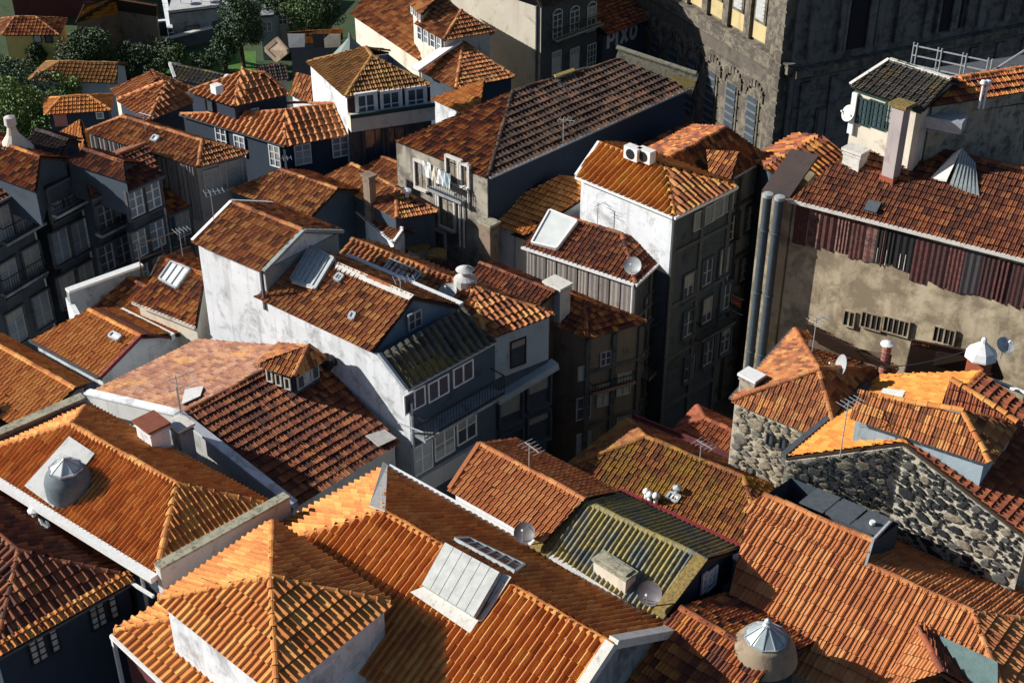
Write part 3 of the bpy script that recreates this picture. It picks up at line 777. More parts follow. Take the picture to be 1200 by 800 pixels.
h = house('hip_roof_house', 'large house with bright orange tiled roof in the lower right corner', 'F11', 12.6, (878, 600), (1140, 717), f=((845, 742), None), hip=(0, 1), tile='fresh', kind='flat', w=.45, l=.62, wall='brown', caps=False)
h = house('cupola_house', 'house with patchy brown tiles and a conical glass cupola, bottom edge', 'F12', 13, (797, 712), (905, 775), tile='mixed', kind='flat', f=((715,790),None), w=.38, l=.44, wall='dark')
# ---- long house with the pale and the brown slope
h = house('long_roof_house', 'long house with pale worn slope and dark brown slope behind the dome roof', 'L6', 12.2, (212, 486), (360, 408), f=((106, 462), (232, 397)), b=((347, 592), (470, 519)), zr=14, tile='brown', mats={'f': 'pale'}, kind='flat', w=.27, l=.50, wall='lgrey')
# ---- middle
h = house('white_gable_house', 'tall narrow house with big white gable wall and orange roof, left of centre', 'M1a', 17, (272, 237), (355, 270), f=((226, 283), (305, 320)), tile='mellow', kind='flat', w=.3, l=.42, wall='white')
h = house('white_side_house', 'house with patchwork orange tiles and white side wall, stepped below the tall gable', 'M1b', 15.7, (365, 296), (485, 348), b=((404, 301), (538, 359)), f=((300, 347), (437, 412)), tile='mellow', kind='flat', w=.34, l=.42, wall='white')
h = house('hip_roof_house', 'house with orange hip roof and white end wall toned blue for shade with one dark window', 'M2', 13.8, (412, 280), (553, 336), f=(None, (570, 398)), b=(None, (648, 368)), hip=(0, 1), tile='mellow', kind='roman', w=.31, l=.42, wall='blue')
h = house('hip_roof_house', 'low house with moss spotted hip roof beside the clad wall', 'M10', 11.6, (640, 334), (684, 352), f=(None, (688, 396)), b=(None, (757, 377)), hip=(0, 1), tile='mixed', kind='flat', w=.31, l=.42, wall='brown')
h = house('clad_house', 'house with brown hip roof, white skylight and grey vertical cladding', 'M3', 13.3, (643, 248), (729, 275), f=((613, 289), (741, 336)), b=(None, (785, 294)), hip=(0, 1), tile='brown', kind='flat', w=.33, l=.42, wall='sheet')
h = house('white_wall_house', 'house with bold ribbed yellow orange roof over a clean white wall', 'M4', 16.2, (703, 168), (780, 198), f=((676, 207), (800, 249)), b=(None, (862, 219)), hip=(0, 1), tile='ribbed', mats={'N': 'mellow'}, kind='barrel', w=.34, l=.5, wall='white')
h = house('big_tan_house', 'large building with brown tiled roof, red cladding strip and stained tan wall', 'R1', 20, (1020, 158), (1250, 210), f=((925, 234), (1230, 333)), tile='brown', kind='flat', w=.26, l=.44, wall='tan')
# ------------------------------------------------------------------ houses behind and to the sides (first massing)
G1 = 'houses in the shaded row along the left street'
house('shaded_house', 'first dark shaded house of the left row, cut by the left edge of the photo', 'LA', 15, (-70, 232), (28, 183), b=((-40, 256), (47, 222)), tile='brown', kind='flat', w=.34, l=.42, wall='dark', group=G1)
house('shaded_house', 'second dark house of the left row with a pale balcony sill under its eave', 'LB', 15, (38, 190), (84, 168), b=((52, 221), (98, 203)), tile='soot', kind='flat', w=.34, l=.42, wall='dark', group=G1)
house('shaded_house', 'dark house of the left row with sunlit tile edge and narrow front', 'LC', 14.6, (97, 199), (140, 180), b=((106, 234), (146, 217)), tile='mixed', kind='flat', w=.34, l=.42, wall='dark', group=G1)
house('shaded_house', 'dark house of the left row with two bright sash windows under the eave', 'LD', 15.3, (130, 186), (172, 168), b=((150, 224), (191, 206)), tile='brown', kind='flat', w=.34, l=.42, wall='dark', group=G1)
house('shaded_house', 'lower dark house closing the left row, sunlit tiles at its right corner', 'LE', 13, (180, 232), (222, 214), b=((195, 253), (246, 235)), tile='mixed', kind='flat', w=.34, l=.42, wall='dark', group=G1)
house('rooftop_storey', 'tiled attic roof at the left edge above the shaded row', 'LA2', 16, (-40, 153), (47, 184), f=((-40, 193), (47, 222)), tile='mixed', kind='flat', w=.34, l=.42, wall='dark', zg=14)
house('rooftop_storey', 'small attic with dark slate gable roof beside a white cone chimney', 'LB2', 16.3, (42, 152), (80, 164), f=((30, 167), (67, 183)), tile='soot', kind='flat', w=.34, l=.3, wall='dark', zg=14)
house('rooftop_storey', 'attic with brown tiled roof between two shaded house fronts', 'LC2', 16, (98, 175), (145, 190), f=((75, 188), (143, 216)), tile='brown', kind='flat', w=.34, l=.42, wall='dark', zg=14)
house('clad_house', 'long brown tiled hip roof house with grey cladding wall, upper left', 'T6', 15.5, (144, 137), (237, 165), f=((101, 154), (235, 194)), b=(None, (291, 179)), hip=(1, 1), tile='mellow', kind='flat', w=.36, l=.42, wall='sheet')
house('cottage', 'low pale cottage with long yellowish brown roof among the trees', 'T7', 3.5, (70, 72), (138, 74), f=((34, 94), (138, 96)), hip=(1, 0), tile='ochre', kind='flat', w=.45, l=.5, wall='blue')
house('cottage', 'dark little cottage with orange hip roof and a pink shuttered window', 'T8', 8, (72, 114), (103, 112), f=((54, 134), (130, 127)), hip=(1, 1), tile='orange', kind='flat', w=.38, l=.45, wall='navy')
house('cottage', 'small yellow cottage with brown hip roof near the upper left corner', 'T9', 3.5, (17, 20), (42, 20), f=((3, 41), (70, 40)), hip=(1, 1), tile='mellow', kind='flat', w=.45, l=.5, wall='yellow')
house('slate_shed', 'long low shed with dark slate roof and white verge', 'T11', 5, (199, 75), (266, 89), f=((205, 92), None), tile='slate', kind='flat', w=.5, l=.4, wall='dark', verge='white')
house('attic_house', 'large house with weathered orange roof and rows of dormer windows', 'T12', 14, (447, -30), (530, 20), f=((412, 17), (480, 72)), b=(None, (579, 38)), hip=(0, 1), tile='mellow', kind='flat', w=.38, l=.42, wall='cream')
house('hip_roof_house', 'house with half lit hip roof and a broad pale gutter along its edge', 'T13', 14.5, (534, 46), (543, 50), f=((490, 82), (520, 108)), b=(None, (603, 90)), hip=(0, 1), tile='mellow', kind='flat', w=.38, l=.42, wall='dark')
house('gabled_house', 'house with mossy orange slope behind the tall white gable', 'M9', 14, (328, 199), (396, 222), f=((268, 222), (367, 254)), tile='mellow', kind='flat', w=.33, l=.42, wall='dark')
house('hip_roof_house', 'small orange hip roof house with a dark chimney, centre top of the courtyard', 'M8', 14, (412, 192), (464, 220), f=((378, 207), (463, 257)), b=(None, (513, 248)), hip=(0, 1), tile='mellow', kind='flat', w=.34, l=.42, wall='dark')
house('lean_annex', 'narrow annex with white edged tile roof beside the small hip roof', 'M8c', 13, (431, 236), (472, 270), f=((409, 239), (455, 286)), tile='brown', kind='flat', w=.33, l=.42, wall='white')
house('low_house', 'low brown tiled roof in front of the laundry facade', 'M15', 13, (448, 184), (520, 215), f=((418, 198), (480, 226)), tile='mellow', kind='flat', w=.34, l=.42, wall='dark')
house('orange_lean_house', 'house with single orange slope and white wall with one window', 'M6', 13.2, (655, 207), (700, 222), f=((558, 254), (612, 278)), tile='orange', kind='flat', w=.33, l=.42, wall='white')
house('dormer_house', 'house with ribbed red roof and one small dormer behind the white wall', 'M5', 14.5, (778, 188), (852, 149), f=((745, 176), (800, 145)), b=((836, 222), (912, 187)), tile='mixed', kind='flat', w=.36, l=.45, wall='grey')
house('narrow_house', 'narrow roof strip between the dormer house and the pipes', 'M5b', 14.3, (900, 198), (962, 162), f=((880, 190), (936, 160)), tile='mixed', kind='barrel', w=.4, l=.5, wall='dark')
house('back_strip_house', 'house with dark brown tiles behind the blue ended hip roof', 'M2b', 13.0, (562, 308), (650, 342), f=((545, 325), (630, 360)), tile='brown', kind='flat', w=.33, l=.42, wall='brown')
house('small_roof_house', 'low roof in shadow with one sunlit corner beside the stone house', 'F8', 10.5, (826, 490), (880, 515), f=((790, 506), None), hip=(1, 0), tile='rust', kind='flat', w=.31, l=.42, wall='dark')
house('white_low_house', 'low white walled house with small bright orange roof, left side', 'L1', 11.5, (104, 363), (165, 394), f=((37, 398), (129, 436)), tile='orange', kind='flat', w=.31, l=.42, wall='white')
house('low_house', 'low patchwork roof behind a long grey wall, left side', 'L2', 11, (150, 326), (175, 338), f=((92, 357), (163, 372)), tile='mixed', kind='flat', w=.3, l=.42, wall='white')
house('skylight_house', 'house with blackened orange patchwork tiles and a white roof light', 'L3', 12.5, (195, 305), (240, 322), f=((157, 354), (229, 384)), tile='mixed', kind='flat', w=.3, l=.42, wall='cream')
house('corner_house', 'house with plain orange slope cut by the left edge', 'L5', 11.5, (-40, 383), (88, 455), b=((0, 392), (108, 446)), f=((-60, 450), (45, 500)), tile='orange', kind='flat', w=.3, l=.42, wall='grey')
house('conservatory_house', 'top floor with mossy slate roof and dark green glazed front', 'R2', 24, (1042, 71), (1114, 94), f=((997, 100), (1084, 128)), tile='slate', kind='flat', w=.4, l=.3, wall='cream')
house('rusty_roof_house', 'house with rust orange and black blotched roof at the right edge', 'R3', 24, (1125, 92), (1230, 76), f=((1089, 124), (1230, 116)), tile='mixed', kind='flat', w=.33, l=.42, wall='stone')

hipbox('black_house', 'black walled house with orange skirt roof and small white windows', 'T4', 14.6, 15.75, ((212, 134), (335, 171), (411, 157)), ((334, 130), (396, 121)), 'NR', noend=True, wall='navy', tile='fresh', kind='roman', w=.38, l=.45)
hipbox('black_attic', 'black walled attic storey with its own orange hip roof and white vent', 'T4b', 15.9, 16.9, ((222, 107), (274, 124), (338, 110)), ((283, 85), (311, 86)), 'NR', zg=14, wall='navy', tile='fresh', kind='roman', w=.36, l=.45)
hipbox('hip_roof_house', 'small house with sharp orange hip roof left of the black house', 'T5', 14, 15.0, ((138, 118), (174, 141), (228, 119)), ((192, 97), (195, 97)), wall='navy', tile='fresh', kind='roman', w=.36, l=.42)
hipbox('white_corner_house', 'white house with yellowish hip roof and three balcony doors', 'T3', 17, 18.1, ((361, 73), (405, 113), (504, 99)), ((429, 56), (436, 66)), wall='white', tile='ochre', kind='flat', w=.40, l=.42)
custom('stone_cottage', 'dark stone cottage with golden roof at the top edge', 'T10', [[(88, 26, 4), (136, 11, 4), (136, -2, 5.5), (98, 4, 5.5)], [(136, 11, 4), (184, 18, 4), (184, 6, 5.5), (136, -2, 5.5)]], [(88, 26, 4), (136, 11, 4), (184, 18, 4), (184, 3, 4), (98, 0, 4)], 'brown', tile='yellow', w=.45, l=.5, planar=False)
custom('small_white_house', 'tiny white house with sunlit orange roof below the half lit hip roof', 'T14', [[(505, 115, 13.8), (543, 132, 13.8), (563, 124, 14.3), (568, 96, 14.9)]], [(507, 115, 13.8), (542, 131, 13.8), (562, 123, 14.2), (566, 98, 14.8)], 'white', tile='orange', w=.34)

E1, E2, R1_ = P(572, 208, 16), P(806, 104, 16), P(601, 107, 17.5); pl_ = plane3(E1, E2, R1_); R2_ = XP(736, 67, pl_); L_ = P(465, 165, 16); RB = R1_*2-E1; RB2 = at_z(R2_*2-E2, 16)
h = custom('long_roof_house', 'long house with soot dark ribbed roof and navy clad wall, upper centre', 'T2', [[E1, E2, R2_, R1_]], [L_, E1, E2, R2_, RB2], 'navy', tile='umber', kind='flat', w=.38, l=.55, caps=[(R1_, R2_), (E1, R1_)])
h.facet([L_, E1, R1_], L_, E1, mat=tm('mixed'), w=.36, l=.45)
r = RP(); r.L, r.N, r.R1, r.R2, r.L2, r.N2 = L_, at_z(RB2, 16), R1_, R2_, E1, E2; r.z = 16; h.r = r

a, b = P(-10, 30, 2), P(74, 22, 2)
h = custom('maroon_hall', 'long dark maroon hall behind the yellow cottage at the top left corner', 'MH', [[at_z(a, 4)+V((0, 6, 0)), at_z(b, 4)+V((0, 6, 0)), at_z(b, 6)+V((0, 14, 0)), at_z(a, 6)+V((0, 14, 0))]], [at_z(a, 4)+V((0, 6, 0)), at_z(b, 4)+V((0, 6, 0)), at_z(b, 4)+V((0, 16, 0)), at_z(a, 4)+V((0, 16, 0))], 'maroon', tile='soot', w=.5, l=.5)
custom('small_house', 'half hidden small house with lit hip roof under the dark slate attic', 'T8b', [[(62, 158, 13), (102, 176, 13), (94, 140, 14.4)], [(102, 176, 13), (108, 168, 13), (94, 140, 14.4)]], [(62, 158, 13), (102, 176, 13), (108, 166, 13), (85, 150, 13)], 'dark', tile='orange', w=.36)
custom('low_shed', 'low weathered tiled shed between the shed row and the white corner house', 'SH1', [[(340, 110, 11), (366, 120, 11), (372, 92, 12.2), (348, 84, 12.2)]], [(340, 110, 11), (366, 120, 11), (372, 96, 11.8), (348, 88, 11.8)], 'white', 6, tile='mellow', w=.38)
custom('low_shed', 'narrow dark lead roofed shed below the leafy yard', 'SH2', [[(300, 96, 9), (338, 92, 9), (334, 74, 9.6), (303, 78, 9.6)]], [(300, 96, 9), (338, 92, 9), (334, 74, 9.4), (303, 78, 9.4)], 'grey', tile='soot', w=.5)

custom('orange_house', 'house with plain orange roof partly hidden behind the sharp hip roof', 'T5b', [[(131, 104, 13.4), (144, 121, 13.2), (184, 99, 14.0), (175, 80, 14.6)], [(206, 112, 13.4), (226, 103, 13.2), (175, 80, 14.6), (184, 99, 14.0)]], [(132, 105, 13.2), (144, 119, 13.0), (206, 110, 13.2), (224, 103, 13.0), (176, 84, 14)], 'cream', tile='fresh', kind='flat', w=.36)
# ------------------------------------------------------------------ details of the near roofs
H = HOUSES
# F1
h = H['F1']; r = h.r
patch(h, 'lead_apron', [on(h, *p) for p in ((32, 572), (66, 597), (114, 534), (84, 514))], W['lgrey'](), .20)
q = on(h, 82, 572)
m = MB(); m.lathe(q, [(.84, -.5), (.86, .1), (.84, .45), (.77, .66), (.63, .8), (.58, .93), (.01, .93)], 28)
cu = h.part('dome_skylight', m, plain('grey_blue_dome', (.12, .15, .17), .75, 0), smooth=True)
t_ = q+Z*.93; n_ = 8; m = MB(); fr = MB()
for i in range(n_):
    a0, a1 = 2*math.pi*i/n_, 2*math.pi*(i+1)/n_; A = t_+V((math.cos(a0), math.sin(a0), 0))*.6; B = t_+V((math.cos(a1), math.sin(a1), 0))*.6
    m.poly([A, B, t_+Z*.42]); fr.bar(A, t_+Z*.42, .035, .04); fr.bar(A, B, .06, .08)
h.part('lantern_glass', m, PALEG, cu); h.part('lantern_frame', fr, METAL, cu)
coping(h, r.L+DA*-.1, r.L2+DA*-.1, .35, .35, W['grey']())
a, b = r.N+DA*.25-DB*.1, r.N2+DA*.25+DB*.4
coping(h, a, b, .30, .42, W['lgrey']())
m = MB(); m.bar(a+DA*.05-Z*.55, b+DA*.05-Z*.55, .5, .12); h.part('ledge', m, W['grey']())
m = MB(); m.bar(a-Z*3, b-Z*3, .34, 4.6); h.part('side_wall', m, W['lgrey']())
o = DB*-.25
m = MB(); m.bar(r.L+o, r.N+o+DA*.2, .30, .22, Z, -.02); m.bar(r.L+o-DB*.06-Z*.9, r.N+o-DB*.06-Z*.9, .1, .1); h.part('gutter', m, WHITEP)
chimney(h, on(h, 182, 521, 'b'), 1.0, .8, 1.0, W['white'](), plain('rust_lid', (.22, .07, .04), .7), DA)
chimney(h, on(h, 215, 524, 'b'), .8, .6, 1.1, W['grey'](), W['mortar'](), DA)
m = MB(); q = r.N-DB*.3-DA*.6-Z*.3; m.tube(q, q-Z*5, .07); h.part('rain_pipe', m, METAL)
m = MB(); q = r.L+(r.N-r.L)*.28-DB*.45; m.tube(q-Z*.5, q-DB*.5-Z*.6, .12, 10); h.part('overflow_pipe', m, METAL)
aerial(on(h, 217, 520, 'b')+Z*1.0, 'thin aerial rising from the shabby twin chimneys by the white gable parapet', 1.7)
# F2
h = H['F2']; wl = wall_in(h.r, 'N')
for c, w_, nx in (((44, 760), .62, 2), ((63, 748), .34, 1), ((114, 720), .62, 2), ((132, 709), .34, 1)):
    win(h, wl, c, w_, 1.15, nx, 4, fm=BLACKM, gm=CURT)
m = MB(); m.bar(h.r.N+DA*.12-Z*.12, h.r.N2+DA*.12-Z*.12, .12, .08); h.part('gutter', m, LEAD)
skylight(h, [on(h, *p, 'b') for p in ((48, 618), (56, 622), (52, 613), (44, 609))], 1, 1, WHITEP)
q = on(h, 42, 608, 'b'); vent_pipe(h, q, .4, .12, WHITEP)
r = h.r; up_ = (r.R2-lerp(r.N, r.N2, .5)).normalized(); nn = (r.N2-r.N).cross(up_).normalized(); nn = nn if nn.z > 0 else -nn
tilefacet(h, [r.N+nn*.06-up_*.05, r.N2+nn*.06-up_*.05, r.N2+nn*.06+up_*.30, r.N+nn*.06+up_*.30], r.N, r.N2, w=.24, l=.34, kind='roman', mat=tm('orange'))
# annex under the tower
z0 = 12.9; L0 = P(135, 740, z0); s_ = 7.2; N0 = L0+DA*s_; R0 = N0+DB*s_; F0_ = L0+DB*s_
pyramid('annex', 'lower orange roofed annex wrapping the white tower, maroon wall below its gutter', 'F3b', z0, (L0, N0, R0, F0_), (L0+R0)/2+Z*(s_/2*math.tan(math.radians(24))), tile='orange', kind='roman', w=.31, l=.46, wall='maroon')
h = H['F3b']; m = MB(); m.bar(L0-DB*.15-Z*.08, N0-DB*.15-Z*.08, .16, .12); m.bar(L0-DB*.1-DA*.05-Z*.1, L0-DB*.1-DA*.05-Z*6, .12, .12, DA); h.part('gutter', m, WHITEP)
h = H['F3']
# F4 sheet metal roof light and white gable verge
h = H['F4']; r = h.r
WS = plain('pale_sheet_metal', (.47, .48, .46), .45, .1, .25, 3)
pts = [on(h, *p) for p in ((499, 690), (560, 728), (590, 676), (526, 641))]
nn = plane3(pts[0], pts[1], pts[2])[1]; nn = nn if nn.z > 0 else -nn
m = MB(); m.solid([p+nn*.34 for p in pts], -nn*.36); sk = h.part('roof_light', m, METAL)
for i in range(6):
    g = lambda a, b: lerp(lerp(pts[0], pts[1], a), lerp(pts[3], pts[2], a), b)
    m = MB(); m.solid([g((i+.03)/6, 0)+nn*.39, g((i+.97)/6, 0)+nn*.39, g((i+.97)/6, 1)+nn*.39, g((i+.03)/6, 1)+nn*.39], -nn*.04); h.part('sheet_panel', m, WS, sk)
patch(h, 'flashing', [on(h, *p) for p in ((483, 696), (553, 744), (563, 729), (500, 689))], W['mortar'](), .19)
patch(h, 'flashing', [on(h, *p) for p in ((562, 730), (568, 728), (601, 678), (591, 674))], W['mortar'](), .16)
bk = [on(h, *p, 'b') for p in ((597, 676), (528, 640), (548, 640), (608, 668))]
skylight(h, [on(h, *p, 'b') for p in ((601, 676), (531, 638), (547, 637), (612, 668))], 6, 1, GLASS, METAL, .2)
m = MB(); m.bar(r.N-DB*.0, r.R2, .34, .30, Z, .08); m.bar(r.N2, r.R2, .34, .30, Z, .08); h.part('gable_verge', m, W['mortar']())
m = MB(); o = DB*.2; m.bar(r.L2+o, r.N2+o, .26, .16, Z, 0); h.part('back_gutter', m, WHITEP)
patch(h, 'mortar_bed', [r.L2+DB*.1, r.L2-DA*.25+DB*.1, r.R1-DA*.5-DB*.3, r.R1+DA*.1-DB*.1], W['mortar'](), .16)
# F5
h = H['F5']; r = h.r
MOSS = wall_mat('yellow_lichen_bed', (.26, .18, .05), .9, (.07, .06, .04), scale=6, streak=False, spots=.5, bs=.8)
patch(h, 'lichen_strip', [r.L-DA*.75, r.L+DA*.05, r.R1+DA*.05, r.R1-DA*.6], MOSS, .08)
patch(h, 'lichen_strip', [r.N-DA*.42, r.N+DA*.08, r.R2+DA*.08, r.R2-DA*.42], MOSS, .15)
m = MB(); m.bar(r.L2+DB*.1, r.N2+DB*.1, .18, .2); h.part('maroon_trim', m, plain('maroon_paint', (.22, .03, .035), .6))
wl = (r.N+DA*-.1, r.N2+DA*-.1)
win(h, wl, (833, 677), .6, .9, 2, 3); win(h, wl, (824, 682), .3, .9, 1, 3)
q = lerp(r.L, r.N, .52)+DB*.5
m = MB(); m.box(q+Z*.3, DA*.72, DB*.26, Z*.42); c_ = h.part('chimney_box', m, W['cream']())
m = MB(); m.box(q+Z*.76, DA*.78, DB*.32, Z*.05); m.box(q+Z*.83, DA*.66, DB*.2, Z*.04); h.part('lid', m, W['moss'](), c_)
m = MB(); m.box(lerp(r.L, r.N, .45)-DB*.1, DA*2.0, DB*.12, Z*.16); h.part('eave_flashing', m, W['mortar']())
dish(H['F4'].r.N2+DB*.1-DA*1.2-Z*.1, 'dark satellite dish on a pole at the right end of the sheet metal skylight roof', .42, V((-.35, -.75, .55)), 1.0, plain('dish_brown', (.12, .11, .12), .5))
dish(H['F6'].r.N-DA*.6-DB*.3-Z*.3, 'small dark satellite dish below the salmon roof, by the lichen edge', .38, V((-.2, -.6, .75)), .5, plain('dish_brown', (.12, .11, .12), .5))
# F6
h = H['F6']; r = h.r
m = MB(); m.bar(r.L, r.R1, .16, .14, Z, .05); h.part('verge', m, tm('fresh'))
# F7 vents
h = H['F7']
for p in ((757, 586), (761, 590), (768, 591)): 
    q = on(h, *p); m = MB(); m.tube(q, q+Z*.35, .09, 10); m.lathe(q+Z*.35, [(.09, 0), (.16, .05), (.15, .14), (.08, .22), (.01, .25)], 12); h.part('vent_cowl', m, WHITEP, smooth=True)
skylight(h, [on(h, *p) for p in ((781, 585), (793, 590), (798, 583), (786, 578))], 1, 1, WHITEP, METAL, .1)
q = on(h, 793, 580); vent_pipe(h, q, .35, .1, METAL)
m = MB(); r = h.r; m.bar(r.L2+DB*.2, r.N2+DB*.2, .35, .12, Z, -.1); m.bar(r.L2+DB*.42, r.N2+DB*.42, .1, .2, Z, 0); h.part('red_ledge', m, W['maroon']())
# F9
h = H['F9']; L, N = h.c[0], h.c[1]
chimney(h, L+V((.75, .45, -.2)), .7, .55, 1.0, W['stone'](), WHITEP, DA)
for p in ((903, 514), (918, 519)): win(h, (L, N), p, .32, .55, 1, 1, fm=BLACKM, gm=GLASS, proud=.03)
m = MB(); m.bar(L-DA*.1, h.c[3]-DA*.1, .12, .1); h.part('gutter', m, LEAD)
t = dish(XP(990, 440, plane3(h.c[1], h.c[2], h.A))-Z*.1, 'large white satellite dish seen edge on, on the small stone house roof', .45, V((-.95, -.10, .32)), .5, GREYP)
# F10
h = H['F10']; r = h.r
def onF10(px, py): return on(h, px, py, 'f')
q = onF10(1034, 438); m = MB(); m.tube(q-Z*.1, q+Z*1.35, .17, 12)
for i in range(8): m.lathe(q+Z*(.1+i*.16), [(.17, 0), (.195, .03), (.17, .06)], 12)
c_ = h.part('flue', m, plain('ribbed_clay_flue', (.30, .13, .10), .7)); m = MB(); m.lathe(q+Z*1.35, [(.2, 0), (.27, .03), (.27, .08), (.1, .16), (.01, .18)], 14); h.part('flue_cap', m, WHITEP, c_)
m = MB(); m.bar(r.L-DA*.12, r.L2*0+lerp(r.L, r.N, .86)-DA*.12, .22, .20, Z, .02); h.part('gutter', m, LEAD)
aerial(on(h, 985, 530)+Z*-.2, 'tall thin aerial in front of the dark rubble gable', 2.4, 5, .8)
patch(h, 'roof_pane', [onF10(*p) for p in ((1030, 470), (1056, 474), (1062, 461), (1036, 458))], PALEG, .13)
# dormer on F10
DM = custom('long_dormer', 'long dormer with red tiled hip roof and pale blue cheeks on the bright orange roof', 'D10',
   [[(997, 487, 17.3), (1160, 541, 17.3), (1128, 481, 18.4), (1006, 460, 17.9)], [(1160, 541, 17.3), (1192, 492, 17.3), (1128, 481, 18.4)]],
   [(999, 485, 17.3), (1158, 539, 17.3), (1188, 494, 17.3), (1060, 470, 17.3)], 'blue', 12, tile='mellow', kind='flat', w=.30, l=.42, caps=[((1006, 460, 17.9), (1128, 481, 18.4)), ((1128, 481, 18.4), (1160, 541, 17.3))], rmat='orange')
HOUSES['D10'] = DM
# rubble stones set in the gable
a_, b_ = r.L, r.L2; u, n = face_frame(a_, b_)
gf = h.part
for p0, p1 in ((r.L, r.R1), (r.R1, r.L2)):
    m = MB(); m.solid([p0-Z*.15, at_z(p0, 2), at_z(p1, 2), p1-Z*.15], face_frame(p0, p1)[1]*.06); gf('gable_face', m, wall_mat('rubble_mortar', (.50, .46, .36), .8, (.07, .07, .065), scale=3.2, streak=False, spots=.6, bs=.9))
m = MB(); (lambda *x, **k: None)( wall_mat('rubble_mortar', (.50, .47, .38), .9, (.045, .045, .042), scale=2.6, streak=False, spots=.6, bs=.9))
def stones(h, a_, b_, top, zlo, n, lo, hi, mats, seed=3, out=.10, gap=.05, solo=290):
    """irregular stones bedded in a wall face; top(x) gives the wall head along a_->b_"""
    R = random.Random(seed); u, nn = face_frame(a_, b_); dr = flat(b_-a_).normalized(); Lw = flat(b_-a_).length; placed = []
    for k in range(9000):
        x = R.uniform(.15, Lw-.15); t_ = top(x)-.02; zz = t_-(t_-zlo)*R.random()**1.35; sx = R.uniform(lo, hi) if k < 2500 else R.uniform(lo*.6, lo*1.2); sz = sx*R.uniform(.42, .8)
        if zz+sz*.8 > t_ or x-sx < 0 or x+sx > Lw: continue
        if any(((x-p)/(sx+c-gap))**2+((zz-q)/(sz+d-gap))**2 < .95 for p, q, c, d in placed): continue
        placed.append((x, zz, sx, sz))
        if len(placed) >= n: break
    cnt = []; rest = MB(); placed.sort(key=lambda q: -q[2])
    for x, zz, sx, sz in placed:
        c = at_z(a_+dr*x, zz)+nn*.03; k = R.randint(6, 9); ph = R.random(); rot = R.uniform(-.5, .5); vs = []
        ring = [(math.cos(2*math.pi*(i+ph)/k)*R.uniform(.65, 1.1), math.sin(2*math.pi*(i+ph)/k)*R.uniform(.65, 1.1)) for i in range(k)]
        for sc, o in ((1, 0), (.95, out*.7), (.7, out)):
            for cx, cz in ring:
                X, Zz = cx*sx*sc, cz*sz*sc; vs.append(c+dr*(X*math.cos(rot)-Zz*math.sin(rot))+Z*(X*math.sin(rot)+Zz*math.cos(rot))+nn*o)
        m = MB(); m.add(vs, [(j*k+i, j*k+(i+1) % k, (j+1)*k+(i+1) % k, (j+1)*k+i) for j in range(2) for i in range(k)]+[tuple(range(2*k, 3*k))])
        if len(cnt) < solo: h.part('stone', m, R.choice(mats)); cnt.append(1)
        else: rest.add([V(v_) for v_ in m.v], m.f)
    h.part('small_stones', rest, mats[0], None, None, 'stuff')
A = wall_mat('dark_rubble', (.022, .025, .028), .8, (.01, .01, .012), scale=4, streak=False, spots=.6, bs=1); B = wall_mat('grey_rubble', (.085, .085, .08), .8, (.05, .05, .05), scale=4, streak=False, spots=.6, bs=1)
Cc = wall_mat('tan_rubble', (.22, .19, .14), .8, (.07, .06, .05), scale=4, streak=False, spots=.5, bs=1)
for k_, (p0, p1, nst) in enumerate(((r.L, r.R1, 280), (r.R1, r.L2, 300))):
    nv = face_frame(p0, p1)[1]; LL = flat(p1-p0).length
    stones(h, p0+nv*.06, p1+nv*.06, lambda x, p0=p0, p1=p1, LL=LL: p0.z+(p1.z-p0.z)*x/LL-.12, r.z-(4.0 if k_ == 0 else 4.5), nst, .11, .38, [A, A, A, B, B, Cc], 3+k_, .06, .035, 140)
h = H['F9']; SA = wall_mat('tan_fieldstone', (.30, .26, .19), .7, (.10, .09, .07), scale=4, streak=False, spots=.5, bs=1); SB = wall_mat('grey_fieldstone', (.17, .16, .14), .7, (.07, .07, .06), scale=4, streak=False, spots=.5, bs=1)
q0, q1 = lerp(h.c[0], h.c[1], .02), lerp(h.c[0], h.c[1], .98); nq = face_frame(q0, q1)[1]
m = MB(); m.solid([q0-nq*.12-Z*.1, at_z(q0, 4)-nq*.12, at_z(q1, 4)-nq*.12, q1-nq*.12-Z*.1], nq*.06); h.part('mortar_face', m, wall_mat('warm_mortar', (.50, .46, .36), .7, (.2, .17, .12), scale=3, streak=False, spots=.5, bs=.8))
stones(h, q0-nq*.07, q1-nq*.07, lambda x: 14.6, 10.6, 230, .14, .42, [SA, SA, SB], 5, .07, .09)
# F12
h = H['F12']; r = h.r
q = on(h, 897, 745, 'b') ; cupola(h, on(h, 897, 750, 'f'), .80, .10, wall_mat('lantern_drum', (.30, .235, .16), .5, (.12, .09, .07)), glass_mat('pale_lantern_glass', (.16, .19, .19), .2), 10)
# F11
h = H['F11']; r = h.r
print('annex z at tower', [round(XP(*p, plane3(L0, N0, H['F3b'].A)).z, 2) for p in ((208, 770), (245, 800))])
